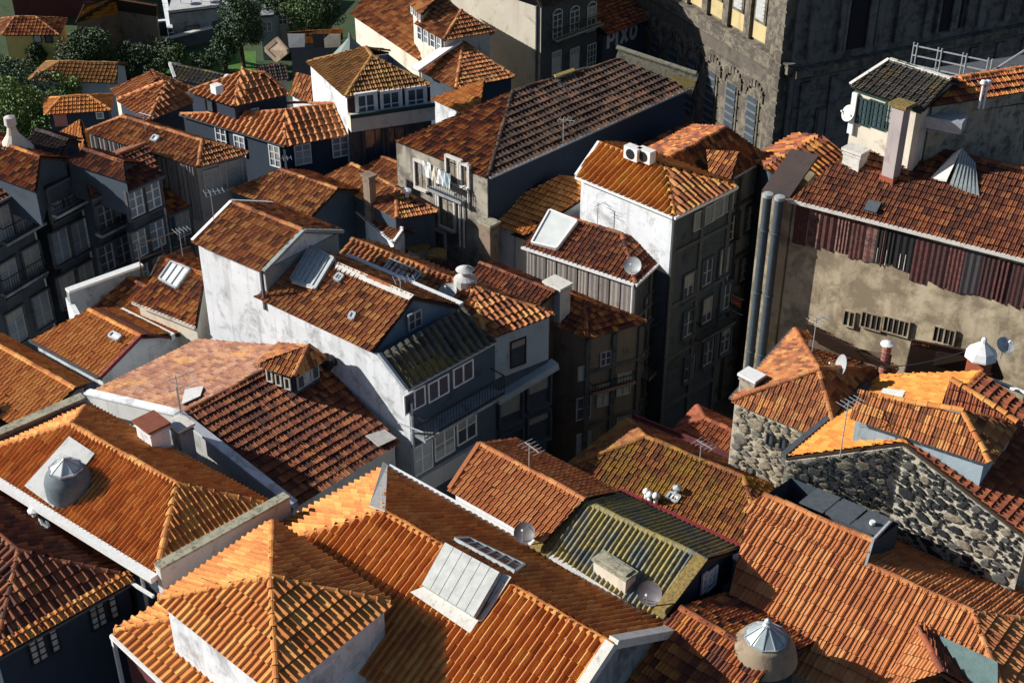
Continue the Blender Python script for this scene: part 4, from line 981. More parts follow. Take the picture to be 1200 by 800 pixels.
# upper piece of F11, dark gable, flat roofs beside it, hip dormer at the frame's edge
F11 = H['F11']; r = F11.r; pl = plane3(r.L, r.N, r.R1)
a, b, c, d = (XP(*p, pl) for p in ((868, 645), (1014, 664), (1023, 634), (895, 579)))
c = at_z(c, c.z); 
h = custom('raised_roof', 'raised upper strip of the big orange roof with dark lead flat roofs behind it', 'F11u', [], [XP(868, 645, pl), b, c, c+DB*1.7-Z*.1, d+DB*1.7-Z*.1, d], 'dark', 9, tile='fresh', kind='flat', w=.45, l=.62, inset=.0)
h.facet([r.R1-DA*.3, r.R1+(r.R2-r.R1).normalized()*(b-r.R1).length, c, d], r.L, r.N)
h.caps((d, c)); F11.caps((r.R1+(r.R2-r.R1).normalized()*(b-r.R1).length, r.R2), (r.N, r.R2), (r.N2, r.R2))
m = MB(); m.bar(c, b, .08, .12, Z, .06); h.part('verge', m, METAL); m = MB(); m.bar(c, c+DB*1.0+Z*.2, .08, .12, Z, .06); h.part('verge', m, METAL)
for k in range(3):
    p0, p1 = lerp(d, c, .30+k*.24), lerp(d, c, .30+k*.24+.22); m = MB(); m.solid([p0+DB*.2+Z*.1, p1+DB*.2+Z*.1, p1+DB*1.3+Z*.12, p0+DB*1.3+Z*.12], Z*.06); h.part('lead_sheet', m, LEAD)
m = MB(); q = lerp(d, c, .9)+DB*.6+Z*.2; m.tube(q, q+Z*.12, .1, 12); h.part('roof_outlet', m, WHITEP)
# hip dormer
z_ = XP(1076, 738, pl)
h = custom('hip_dormer', 'small hip dormer with teal slate side at the lower right corner', 'F11d', [], [z_, XP(1100, 812, pl)+Z*.5, P(1165, 812, 13), XP(1166, 778, pl)], 'dark', 9, tile='rust', kind='flat', w=.36, l=.5)
q0, q1, q3 = z_+Z*.12, XP(1099, 812, pl)+Z*.9, XP(1030, 812, pl)+Z*.1
e1 = XP(1140, 812, pl)+Z*.1
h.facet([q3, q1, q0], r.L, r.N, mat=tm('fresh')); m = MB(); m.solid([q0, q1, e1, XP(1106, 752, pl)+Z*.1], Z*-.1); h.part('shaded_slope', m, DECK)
h.facet([q1, e1, XP(1104, 751, pl)+Z*.12, q0], q1, e1); h.caps((q1, q0))
m = MB(); m.solid([XP(1098, 747, pl)+Z*.15, XP(1168, 779, pl)+Z*.15, XP(1168, 812, pl)+Z*.2, XP(1140, 812, pl)+Z*.25], Z*-.08); h.part('slate_side', m, wall_mat('teal_slate', (.14, .21, .20), .3, (.06, .09, .09), scale=3))
# metal box between the corrugated roof and the big orange roof
q = P(868, 662, 12.6); t = Thing('air_handler', 'pale metal air handling box in the shaded gap right of the corrugated roof', 'ventilation unit', q-Z*.5)
m = MB(); m.box(q, DA*.38, DB*.34, Z*.42); t.part('casing', m, METAL); m = MB(); m.box(q+Z*.45, DA*.42, DB*.38, Z*.04); t.part('lid', m, WHITEP); m = MB(); m.box(q+DA*.3-DB*.5-Z*.5, DA*.7, DB*.5, Z*.1); t.part('tray', m, plain('teal_sheet', (.10, .17, .19), .5))
# second dormer and the brown roofs against the tan wall
h = custom('short_dormer', 'short dormer with dark red hips at the crest of the bright orange roof', 'D10b', [[(1104, 472, 17.6), (1192, 494, 17.6), (1114, 443, 18.3)], [(1192, 494, 17.6), (1200, 480, 17.6), (1114, 443, 18.3)]], [(1106, 470, 17.6), (1190, 492, 17.6), (1196, 482, 17.6), (1116, 448, 17.8)], 'blue', 12, tile='rust', kind='flat', w=.3, caps=[((1114, 443, 18.3), (1192, 494, 17.6))], rmat='orange')
h = custom('lean_roof', 'low patchy brown lean roof against the tan wall behind the bright orange roof', 'B1', [[(1060, 434, 15.6), (1176, 441, 15.6), (1166, 415, 16.7), (1068, 396, 17.0)]], [(1062, 432, 15.6), (1174, 439, 15.6), (1166, 418, 16.4), (1070, 400, 16.4)], 'brown', tile='mixed', w=.3)
h2 = custom('lean_roof', 'rusty tiled strip of roof left of the ribbed clay flue against the tan wall', 'B2', [[(965, 405, 15.8), (1045, 428, 15.8), (1052, 414, 16.4), (940, 392, 16.4)]], [(967, 405, 15.8), (1043, 427, 15.8), (1050, 414, 16.2), (944, 394, 16.2)], 'brown', tile='mellow', w=.3)
q = P(1148, 424, 16.9); h = H['B1']; m = MB(); m.box(q-Z*.2, DA*.35, DB*.35, Z*.45); c_ = h.part('brick_base', m, plain('red_brick', (.3, .08, .04), .8)); m = MB(); m.lathe(q+Z*.25, [(.62, 0), (.62, .06), (.5, .3), (.12, .62), (.1, .8), (.01, .85)], 8); h.part('cowl', m, WHITEP, c_, smooth=False)
dish(P(1172, 420, 16.6), 'grey dish beside the white cowl at the right edge', .36, V((.2, -.5, .8)), .5, METAL)
m = MB(); a, b = P(1150, 440, 16), P(1205, 462, 16.2); m.bar(a, b, .15, .1); c_ = H['B1'].part('white_flashing', m, WHITEP)
# ------------------------------------------------------------------ the middle rows: fronts, skylights, chimneys
def wallpt(wl, px, py): return XP(px, py, vplane(*wl))
FB = wall_mat('blue_shade_front', (.065, .095, .125), .4, (.03, .035, .045))  # front colour darkened and blued to carry the shade
FD = wall_mat('shade_toned_front', (.062, .078, .092), .55, (.02, .024, .03))  # shade of these fronts put into a darker, bluer colour
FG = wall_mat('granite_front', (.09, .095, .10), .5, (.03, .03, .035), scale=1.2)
BLIND = plain('pale_blind', (.20, .23, .23), .7)
# M1a
h = H['M1a']; r = h.r
m = MB(); m.bar(r.L, r.R1, .16, .14, Z, .05); m.bar(r.R1, r.L2, .16, .14, Z, .05); h.part('verge', m, WHITEP)
wl = wall_in(r, 'N', .15)
TEAL = wall_mat('teal_grey_render', (.26, .30, .30), .35, (.09, .11, .11))
h.face(wl[0], wl[1], r.z-.05, 9, TEAL)
m = MB(); m.bar(r.N+DA*.05, r.R2+DA*.05, .2, .14, Z, .02); m.bar(r.N2+DA*.05, r.R2+DA*.05, .2, .14, Z, .02); h.part('gable_trim', m, TEAL)
m = MB(); m.bar(r.N-DA*.0-DB*.1, at_z(r.N, 15.2)-DB*.1, .12, .12, DA); h.part('rain_pipe', m, LEAD)
# M1b
h = H['M1b']; r = h.r
o = [on(h, *p) for p in ((342, 329), (371, 340), (393, 306), (366, 292))]
nn = plane3(*o[:3])[1]; nn = nn if nn.z > 0 else -nn; o[3] = o[3]+nn*.08; o[2] = o[2]+nn*.08
skylight(h, o, 6, 1, plain('corrugated_roof_light', (.50, .53, .52), .45, .1), METAL, .12)
patch(h, 'flashing', [on(h, *p) for p in ((343, 334), (367, 341), (371, 338), (346, 328))], W['cream'](), .15)
skylight(h, [on(h, *p) for p in ((393, 329), (399, 332), (404, 326), (398, 323))], 2, 1, WHITEP, METAL, .15)
skylight(h, [on(h, *p) for p in ((410, 375), (415, 377), (418, 370), (413, 368))], 1, 1, WHITEP, METAL, .15)
patch(h, 'mortar_ridge', [on(h, *p) for p in ((394, 317), (480, 353), (486, 347), (393, 307))], W['mortar'](), .10, .06)
m = MB(); q0 = XP(404, 300, vplane(r.L2+DB*.3, r.N2+DB*.3)); m.bar(at_z(r.L2, 15.5)+DB*.1, at_z(r.N2, 15.5)+DB*.1, .2, .4); pr_ = h.part('parapet', m, TEAL)
m = MB(); m.bar(at_z(r.L2, 15.75)+DB*.1, at_z(r.N2, 15.75)+DB*.1, .26, .1); h.part('coping', m, WHITEP, pr_)
wl = wall_in(r, 'N'); BG = wall_mat('slate_blue_gable', (.15, .20, .25), .3, (.07, .09, .11))
m = MB(); n_ = face_frame(*wl)[1]; m.solid([wl[0]-Z*.1, wl[1]-Z*.1, r.R2-DA*.2-Z*.1], n_*.08); m.solid([at_z(wl[0], r.z-.1), at_z(wl[1], r.z-.1), at_z(wl[1], 12), at_z(wl[0], 12)], n_*.08); h.part('gable_face', m, BG)
win(h, wl, (484, 374), .75, .8, 2, 2, fm=GREYP, gm=GLASS, proud=.1)
# round vent funnel on the white wall
wl = wall_in(r, 'f'); q = XP(389, 424, vplane(r.L, r.N)); n_ = face_frame(*wl)[1]
m = MB(); m.lathe(q+n_*-.3, [(.26, 0), (.26, .5), (.38, .56), (.39, .62), (.34, .62), (.32, .56), (.01, .45)], 18, (n_+Z*.25).normalized()); h.part('round_vent', m, plain('dark_bronze', (.03, .025, .03), .5))
# M1c mossy lean roof in front of the gable
A_, B_ = r.N, r.N2
Q1 = XP(477, 455, vplane(r.L, r.N)); Q2 = P(578, 400, Q1.z); T1 = XP(446, 414, vplane(r.L, r.N)); T2_ = P(542, 362, T1.z)
h = custom('front_wing', 'front wing with dark mossy lean roof and two rows of windows in shade', 'M1c', [[Q1, Q2, T2_, T1]], [Q1, Q2, T2_, T1], 'white', tile='slate', kind='barrel', w=.36, l=.42)
patch(h, 'moss_patch', [lerp(Q1, Q2, .05), lerp(Q1, Q2, .55), lerp(lerp(Q1, Q2, .5), lerp(T1, T2_, .5), .28), lerp(lerp(Q1, Q2, .1), lerp(T1, T2_, .1), .38)], wall_mat('orange_moss', (.30, .22, .05), .6, (.06, .06, .03), scale=5, streak=False, spots=.7), .07, .05)
m = MB(); m.bar(Q1-DB*.1+DA*.05, T1-DB*.1, .14, .18, Z, .05); m.bar(Q1+DA*.12, Q2+DA*.12, .12, .1); h.part('gutter', m, METAL)
f1, f2 = Q1+DA*.03+DB*.05, Q2+DA*.03
h.face(f1, f2, Q1.z-.15, 2, FB)
wl = (f1+DA*.08, f2+DA*.08)
for p in ((485, 468), (513, 454), (542, 437)): win(h, wl, p, 1.15, .95, 2, 1, fm=WHITEP, gm=plain('dark_shutter', (.07, .07, .09), .6))
for p in ((494, 536), (520, 517), (546, 499)): win(h, wl, p, 1.15, 1.5, 2, 2)
balcony(h, wl, (481, 507), (574, 452), .9, 1.0)
m = MB(); m.bar(wallpt(wl, 480, 575), wallpt(wl, 560, 527), .35, .9); h.part('ledge', m, W['lgrey']())
m = MB(); q = wallpt(wl, 479, 470)+DA*.15; m.tube(q, at_z(q, 4), .06); h.part('rain_pipe', m, METAL)
m = MB(); q = wallpt(wl, 466, 495); m.tube(q, q+V((1.0, -.3, -.25)), .035); h.part('flag_bracket', m, WHITEP)
# M2
h = H['M2']; r = h.r
pts = [on(h, *p) for p in ((450, 317), (486, 333), (495, 322), (459, 306))]
skylight(h, pts, 4, 1, PALEG, METAL, .1)
wl = wall_in(r, 'N'); h.face(wl[0], wl[1], r.z-.12, 11.4, W['blue'](), out=.05)  # white end wall coloured blue for its shade
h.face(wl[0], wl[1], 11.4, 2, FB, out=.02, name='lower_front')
n_ = face_frame(*wl)[1]
win(h, wl, (606, 412), .85, 1.4, 1, 1, fm=plain('brown_frame', (.06, .025, .02), .6), gm=GLASS, proud=.07)
m = MB(); m.bar(wallpt(wl, 578, 466)+n_*.2, wallpt(wl, 648, 424)+n_*.2, .5, .35); h.part('ledge', m, W['blue']())
for p in ((597, 478), (630, 458), (598, 520), (630, 500)): win(h, wl, p, 1.2, 1.5, 1, 1, fm=FB, gm=GLASS, sur=.1, sm=FB, proud=.05)
dish(on(h, 526, 350), 'grey satellite dish lying on the orange hip roof near its lower edge', .42, V((-.2, -.5, .85)), .25)
q = on(h, 545, 329); m = MB(); m.lathe(q-Z*.2, [(.55, 0), (.5, .35), (.2, .5), (.22, .75), (.42, .78), (.1, .95), (.01, .96)], 14); h.part('roof_ventilator', m, W['lgrey']())
# M10
h = H['M10']; r = h.r; wl = wall_in(r, 'N'); h.face(wl[0], wl[1], r.z-.12, 1, wall_mat('flaking_front', (.18, .155, .13), .5, (.06, .055, .05)), out=.04)
for p, w_, hh in (((683, 436), .6, .8), ((709, 419), .6, .8), ((683, 477), .8, 1.3), ((707, 462), .8, 1.3), ((730, 449), .8, 1.3), ((683, 520), .8, 1.4), ((730, 495), .8, 1.4)): win(h, wl, p, w_, hh, 2, 2, fm=GREYP, proud=.05)
balcony(h, wl, (690, 458), (742, 428), .35, .5, W['brown'](), False)
chimney(h, P(653, 352, 12.6)-Z*.3, 1.0, .7, 1.2, W['lgrey'](), W['mortar'](), DA)
# M3
h = H['M3']; r = h.r; wl = wall_in(r, 'f')
n_ = face_frame(*wl)[1]
boards(h, wl[0], wl[1], r.z-2.9, r.z-.12, .62, [wall_mat('clad_a', (.25, .225, .21), .3, (.10, .09, .08), scale=1.5), wall_mat('clad_b', (.20, .18, .165), .3, (.08, .07, .065), scale=1.5), wall_mat('clad_c', (.29, .26, .235), .3, (.11, .10, .09), scale=1.5)], amp=.02)
skylight(h, [on(h, *p) for p in ((624, 287), (653, 294), (677, 262), (645, 249))], 1, 1, PALEG, WHITEP, .2)
m = MB(); m.bar(r.L-DB*.1, r.N-DB*.1, .14, .12); m.bar(r.N+DA*.1-DB*.1, r.N2+DA*.1, .12, .12); h.part('gutter', m, WHITEP)
m = MB(); q = wl[1]+DA*.1-DB*.15; m.tube(q-Z*.1, at_z(q, 9), .06); h.part('rain_pipe', m, WHITEP)
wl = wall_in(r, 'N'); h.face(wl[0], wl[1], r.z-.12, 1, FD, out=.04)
for p, g in (((784, 340), BLIND), ((758, 360), BLIND), ((754, 424), BLIND), ((780, 404), BLIND), ((752, 478), FB), ((777, 460), FB), ((752, 520), FB)): win(h, wl, p, .95, 1.5, 1, 1, fm=GREYP, gm=g, proud=.05, sur=.08, sm=FB)
dish(on(h, 742, 322, 'N'), 'grey satellite dish on the dark hip of the clad house beside the street', .42, V((-.3, -.75, .6)), .45)
# M4
h = H['M4']; r = h.r; wl = wall_in(r, 'N')
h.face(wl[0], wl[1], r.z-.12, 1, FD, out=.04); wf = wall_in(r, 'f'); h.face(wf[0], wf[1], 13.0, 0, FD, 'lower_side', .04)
m = MB(); m.bar(r.L-DB*.08, r.N-DB*.08, .14, .14); m.bar(r.N+DA*.1-DB*.1, r.N2+DA*.1, .14, .14); m.bar(r.L-DA*.05, r.R1-DA*.05, .14, .14, Z, .08); h.part('gutter', m, WHITEP)
for i in range(4): win(h, wl, (818+i*11, 257-i*6.6), .85, 1.0, 1, 1, fm=GREYP, gm=BLIND, proud=.08)
for p in ((805, 335), (827, 318), (847, 305), (805, 378), (827, 362), (848, 347), (806, 430), (828, 412), (848, 398)): win(h, wl, p, .8, 1.5, 2, 2, fm=GREYP, proud=.05, sur=.08, sm=FB)
m = MB(); q = wl[0]+face_frame(*wl)[1]*.1; m.tube(q-Z*.1, at_z(q, 3), .06); h.part('rain_pipe', m, LEAD)
for c in ((742, 181), (757, 184)):
    q = P(c[0], c[1]-2, 17.6); t = Thing('air_conditioner', 'white air conditioner behind the ribbed yellow roof, %s one of the pair' % ('left' if c[0] < 750 else 'right'), 'air conditioner', q, 'air conditioners behind the ribbed roof')
    m = MB(); m.box(q, DA*.42, DB*.22, Z*.32); t.part('casing', m, WHITEP); m = MB(); f_ = q-DB*.225; m.lathe(f_, [(.26, 0), (.26, .02), (.2, .03), (.01, .03)], 14, -DB); t.part('fan_grille', m, BLACKM)
# M5 facade
h = H['M5']; r = h.r; wl = (r.L2-DA*.2, r.N2-DA*.2); h.face(wl[0], wl[1], r.z-.1, 1, FG, out=.04)
for p in ((858, 265), (877, 254), (851, 328), (870, 314), (852, 390), (871, 376)): win(h, wl, p, .8, 1.5, 2, 3, proud=.05, sur=.1, sm=FG)
m = MB(); m.bar(r.L2+DA*.05, r.N2+DA*.05, .14, .12); h.part('gutter', m, WHITEP)
D = custom('roof_dormer', 'small tiled dormer with a white window on the ribbed red roof', 'D5', [[(832, 200, 15.9), (858, 209, 15.9), (866, 181, 16.6), (828, 173, 16.6)]], [(832, 198, 15.9), (858, 207, 15.9), (866, 183, 16.4), (830, 175, 16.4)], 'dark', 12, tile='mellow')
# M6
h = H['M6']; r = h.r; wl = wall_in(r, 'f'); win(h, wl, (577, 273), .5, .8, 2, 2); chimney(h, P(573, 292, 12.2), .8, .6, 1.5, W['brown'](), W['moss'](), DA)
D = custom('party_shed', 'small white shed wall between the orange slope and the clad house', 'S6', [[(600, 274, 13), (625, 283, 13), (640, 262, 13.6), (622, 258, 13.6)]], [(601, 274, 13), (625, 283, 13), (640, 262, 13.4), (622, 258, 13.4)], 'cream', tile='soot')
# R1
h = H['R1']; r = h.r; n_ = face_frame(r.L, r.N)[1]
wl = (r.L-n_*.15, r.N-n_*.15)
R_ = [wall_mat('rusty_sheet_%d' % i, c, .9, (.03, .02, .02), scale=3.5, spots=.6) for i, c in enumerate(((.10, .032, .030), (.14, .05, .045), (.21, .105, .09), (.075, .03, .03)))]
z1, z0 = r.z-.15, ZV(r.L, 281)
uu = (wl[1]-wl[0]).normalized()
def clad(x0, x1, mats, st=.42, top=z1, bot=z0, amp=.05):
    p, q = wallpt(wl, x0, 290), wallpt(wl, x1, 290+.3*(x1-x0)); boards(h, at_z(p, z1), at_z(q, z1), bot, top, st, mats, .06, amp, 'cladding_sheet')
clad(928, 1026, [R_[1], R_[2], R_[0], R_[2]], .62, z1, z0)
clad(1026, 1072, lambda i: plain('dark_opening', (.012, .012, .014), .8), .9, z1, z0+.1)
clad(1034, 1037, [R_[1]], .3, z1+.03, z0, .06)
for x in (1029, 1034, 1040, 1057, 1063, 1069): clad(x, x+1.6, [W['cream']()], .2, z0+.75, z0+.05, .09)
clad(1072, 1132, [R_[0], R_[3], R_[1]], .62, z1-.1, z0-.2)
clad(1132, 1155, [plain('dark_sheet', (.05, .045, .05), .6)], .62, z1-.1, z0-.2)
clad(1155, 1225, [R_[3], R_[0]], .62, z1-.1, z0-.2)
m = MB(); m.bar(r.L+n_*.1, r.N+n_*.1, .14, .12); h.part('gutter', m, W['mortar']())
for p, k in (((996, 372), 2), ((1022, 375), 4), ((1051, 381), 5), ((1107, 392), 4)):
    win(h, wl, p, .20*k+.12, .80, k, 1, fm=W['tan'](), gm=plain('dark_opening', (.012, .012, .014), .8), proud=.10)
aerial(P(955, 388, 17)-Z*1.0, 'bent aerial standing before the tan wall, left of the small barred windows', 1.6, 4, .7)
# left extension of the wall, with the two big pipes
E0 = wallpt((r.L, r.N), 893, 222); E0 = at_z(E0, r.z)
h.body([E0, r.L+uu*.1, r.L-n_*3, E0-n_*3], W['tan'](), 0, .0, .0, name='side_wall')
m = MB(); m.solid([E0, r.L, r.L-n_*3+Z*.7, E0-n_*3+Z*.7], Z*.12); h.part('side_roof', m, wall_mat('dark_tar', (.07, .05, .045), .4, (.03, .03, .03)))
for x in (905, 919):
    q = wallpt((r.L, r.N), x, 224)+n_*.45; q = at_z(q, r.z+.25); m = MB(); m.tube(q, at_z(q, 6), .19, 16)
    for k in range(4): m.lathe(at_z(q, r.z-1.5-3*k), [(.19, 0), (.215, .03), (.215, .1), (.19, .13)], 16)
    c_ = h.part('ventilation_duct', m, plain('duct_steel', (.055, .075, .09), .65, 0), smooth=False); m = MB(); m.lathe(q, [(.22, -.12), (.22, .02), (.01, .05)], 16); h.part('duct_cap', m, GREYP, c_)
q = on(h, 1022, 245)
patch(h, 'roof_hatch', [on(h, *p) for p in ((1012, 249), (1027, 253), (1033, 241), (1018, 238))], LEAD, .22, .2)
chimney(h, on(h, 1001, 192)-Z*.3, .8, .6, .9, W['mortar'](), W['mortar'](), DA)
a0 = on(h, 1112, 224); G_ = plain('old_corrugated', (.30, .34, .34), .5, .3)
m = MB(); k0 = on(h, 1090, 211)+Z*.1; k1 = on(h, 1150, 226)+Z*.1; tp = on(h, 1122, 200)+Z*1.0; bt = on(h, 1135, 232)
m.solid([k0, on(h, 1108, 219)+Z*.3, tp, on(h, 1115, 188)+Z*.3], Z*-.08); h.part('dormer_slope', m, W['mortar']())
pa, pb, pc, pd = on(h, 1112, 221)+Z*.25, on(h, 1148, 232)+Z*.1, on(h, 1142, 199)+Z*.3, tp
for i in range(7): m = MB(); m.solid([lerp(pa, pb, i/7), lerp(pa, pb, (i+.8)/7), lerp(pd, pc, (i+.8)/7), lerp(pd, pc, i/7)], Z*-.09); h.part('corrugated_sheet', m, G_)
# L6 dormer, repairs
h = H['L6']; r = h.r
patch(h, 'pale_tile_repair', [on(h, *p, 'b') for p in ((443, 526), (464, 516), (450, 506), (428, 513))], W['mortar'](), .17)
coping(h, r.L-DA*.1-DB*.1, r.R1-DB*.1, .3, .1, W['lgrey'](), W['white']()); coping(h, r.L2-DB*.1, r.R1-DB*.1, .3, .1, W['lgrey'](), W['white']())
patch(h, 'mortar_patch', [on(h, *p) for p in ((214, 478), (236, 468), (240, 456), (218, 460))], W['lgrey'](), .17)
aerial(on(h, 213, 487)+Z*0, 'aerial standing at the white gable apex between the pale and the brown slope', 1.9, 6)
za = XP(346, 442, plane3(r.L2, r.N2, r.R1)).z+.95
D = custom('corner_dormer', 'little dormer with flared red hip roof on the brown slope against the white wall', 'D6', [[(302, 427, za), (344, 440, za), (362, 405, za+.75)], [(330, 402, za), (302, 427, za), (362, 405, za+.75)], [(344, 440, za), (380, 419, za), (362, 405, za+.75)]], [(306, 427, za), (344, 438, za), (377, 419, za), (345, 408, za)], 'dark', 11, tile='mellow', w=.28, caps=[((362, 405, za+.75), (344, 440, za)), ((362, 405, za+.75), (380, 419, za))])
wl = (D.B[0], D.B[1]); winrow(D, wl, (316, 440), (337, 449), 3, w=.3, hh=.6, nx=1, ny=1, fm=W['cream'](), proud=0)
wl = (D.B[1], D.B[2]); winrow(D, wl, (352, 447), (369, 436), 3, w=.4, hh=.65, nx=1, ny=1, fm=GREYP, proud=0)
# the white side wall carried flush under the front wing
h = H['M1b']; r = h.r; n_ = face_frame(r.L, r.N)[1]; a = H['M1a'].r
m = MB(); m.solid([r.L-n_*.12, at_z(r.L, 1)-n_*.12, at_z(Q1, 1)-n_*.12, Q1-n_*.12-Z*.1, T1-n_*.12-Z*.1, r.N-n_*.12-Z*.1], n_*.06); h.part('side_wall', m, W['white']())

# street side: a balcony with washing, wires over the street
q = P(872, 352, 9); t = Thing('drying_rack', 'rack with orange cloth fixed to the wall left of the big ducts', 'drying rack', q); m = MB(); m.tube(q, q-DA*1.3, .025, 5); m.tube(q-DB*.5, q-DB*.5-DA*1.3, .025, 5); m.tube(q-Z*.9, q-Z*.9-DA*1.3, .025, 5); t.part('rails', m, METAL)
m = MB(); a = q-DA*.2-Z*.02; m.solid([a, a-DA*.6, a-DA*.6-Z*.55, a-Z*.5], DB*.03); single('hanging_cloth', m, plain('orange_cloth', (.5, .14, .05), .9), 'orange cloth hanging on the rack left of the big ducts', 'laundry')
def cable(a, b, sag, label, r=.022):
    m = MB(); pts = [lerp(a, b, i/14)-Z*(sag*4*(i/14)*(1-i/14)) for i in range(15)]; m.path(pts, r, 5); single('cable', m, BLACKM, label, 'cable')
cable(P(645, 470, 8), P(742, 400, 9.5), .5, 'black cable sagging along the flaking brown front')
cable(P(480, 500, 9), P(575, 445, 9.5), .4, 'black cable along the balcony front under the mossy lean roof')
cable(P(742, 392, 10.5), P(862, 300, 12), .6, 'long black cable running along the street side of the white walled house')
cable(P(60, 300, 9), P(190, 262, 10), .5, 'black cable running across the shaded left row')
cable(P(226, 330, 14.2), P(190, 322, 12.6), .2, 'short cable from the white gable wall to the white rooflight')
cable(P(985, 425, 16), P(1148, 405, 17.5), .5, 'thin cable from the white dish to the cowl at the right')

# string courses, sills and balconies down the street fronts
for key, zs, bal in (('M3', (11.2, 8.2, 5.2), ((748, 442), (790, 420))), ('M4', (14.2, 11.2, 8.2, 5.2), ((812, 395), (852, 368))), ('M5', (12.6, 9.4, 6.2), None), ('M10', (9.6, 6.6), None)):
    h = H[key]; r = h.r; wl = wall_in(r, 'N') if key != 'M5' else (r.L2-DA*.2, r.N2-DA*.2); n_ = face_frame(*wl)[1]
    for z in zs: m = MB(); m.bar(at_z(wl[0], z)+n_*.1, at_z(wl[1], z)+n_*.1, .14, .18); h.part('string_course', m, FG)
    for t_ in (.02, .5, .98): m = MB(); q = lerp(wl[0], wl[1], t_)+n_*.1; m.box(at_z(q, (r.z)/2), n_*.05, (wl[1]-wl[0]).normalized()*.12, Z*(r.z/2-.2)); h.part('corner_strip', m, FG)
    if bal: balcony(h, (wl[0]+n_*.05, wl[1]+n_*.05), bal[0], bal[1], .6, .9, FG)
# ------------------------------------------------------------------ far rows, church, garden
# shaded left row
def front(key, side, rows, mat=FD, gm=GLASS, w=.95, hh=1.5, fm=GREYP, zt=None, sur=.1):
    h = H[key]; r = h.r; wl = wall_in(r, side); h.face(wl[0], wl[1], (zt or r.z)-.1, 0, mat, out=.04)
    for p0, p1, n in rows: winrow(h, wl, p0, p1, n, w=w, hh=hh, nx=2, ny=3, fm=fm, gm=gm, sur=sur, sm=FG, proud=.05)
    return h, wl
GL2 = glass_mat('pale_reflecting_glass', (.10, .12, .14), .2)
h, wl = front('LA', 'b', [((2, 263), (24, 253), 2), ((10, 325), (37, 308), 2), ((18, 382), (48, 362), 2)], gm=GL2, w=1.15, hh=1.9); balcony(h, wl, (0, 285), (48, 266), .5, .9)
balcony(h, wl, (0, 345), (50, 322), .5, .9)
h, wl = front('LB', 'b', [((66, 236), (82, 228), 2), ((70, 288), (92, 277), 2), ((78, 338), (100, 326), 2)], gm=GL2, w=1.1, hh=1.8); balcony(h, wl, (58, 252), (98, 236), .6, .6, W['lgrey'](), False)
h, wl = front('LC', 'b', [((122, 254), (139, 246), 2), ((124, 302), (143, 292), 2), ((130, 345), (146, 336), 2)], w=.9); balcony(h, wl, (112, 275), (152, 256), .5, .4, W['grey'](), False)
h, wl = front('LD', 'b', [((158, 237), (178, 228), 2), ((162, 285), (183, 274), 2), ((165, 325), (186, 314), 2)], gm=GL2, w=.95, fm=WHITEP)
h, wl = front('LE', 'b', [((213, 262), (232, 253), 2)], gm=GL2)
for k in ('LA', 'LB', 'LC', 'LD', 'LE'):
    h = H[k]; r = h.r; m = MB(); m.bar(r.L2+DA*.15, r.N2+DA*.15, .14, .12); h.part('gutter', m, LEAD)
    m = MB(); q = r.N2-DA*.1-DB*.1; m.tube(q-Z*.1, at_z(q, 2), .06); h.part('rain_pipe', m, METAL)
q = P(18, 172, 16.5); t = Thing('cone_chimney', 'pale cone shaped chimney with a knob behind the shaded row', 'chimney', q)
m = MB(); m.lathe(q-Z, [(.9, 0), (.9, .9), (.3, 1.7), (.2, 2.1)], 14); t.part('cone', m, W['cream']()); m = MB(); m.lathe(q+Z*1.1, [(.2, 0), (.3, .1), (.28, .5), (.01, .6)], 12); t.part('pot', m, W['mortar']())
# T6
h = H['T6']; r = h.r; wl = wall_in(r, 'f')
boards(h, wl[0], wl[1], r.z-3.2, r.z-.12, .7, [wall_mat('clad_d', (.15, .14, .14), .3, (.06, .06, .06)), wall_mat('clad_e', (.19, .175, .165), .3, (.07, .07, .07))])
wl = wall_in(r, 'N'); winrow(h, wl, (252, 212), (271, 204), 2, w=1.3, hh=1.5, nx=1, ny=1, gm=BLIND, fm=GREYP, proud=.05)
skylight(h, [on(h, *p) for p in ((178, 166), (184, 168), (188, 163), (182, 161))], 1, 1, WHITEP, METAL, .15)
# T4
h = H['T4']; L, N, R, Fa = h.c
for p in ((259, 161), (281, 171)): win(h, (L, N), p, .8, 1.2, 2, 3, proud=-.02)
for p in ((355, 181), (399, 172)): win(h, (N, R), p, .95, 1.2, 2, 3, proud=-.02)
win(h, (L, N), (322, 183), .8, 1.3, 2, 3, proud=-.02)
m = MB(); q = N; m.bar(L-DB*.1, N-DB*.1, .1, .1); h.part('gutter', m, LEAD)
h = H['T4b']; q = P(254, 104, 18.7); m = MB(); m.box(q+Z*.0, DA*.24, DB*.22, Z*.22); h.part('roof_vent_box', m, WHITEP)
win(h, (h.c[0], h.c[1]), (245, 124), .6, .7, 1, 1, fm=BLACKM, proud=-.02)
win(h, (h.c[1], h.c[2]), (299, 134), .5, .7, 1, 2, proud=-.02)
# T5 / T8 / T9
h = H['T8']; wl = wall_in(h.r, 'f'); win(h, wl, (71, 140), .85, .95, 2, 1, fm=plain('pink_shutter', (.45, .20, .17), .7), gm=plain('pink_shutter', (.45, .20, .17), .7)); win(h, wl, (117, 135), .5, .5, 1, 1)
h = H['T9']; wl = wall_in(h.r, 'f'); win(h, wl, (44, 45), .7, .8, 1, 1, fm=BLACKM); win(h, wl, (57, 45), .7, .8, 1, 1, fm=BLACKM)
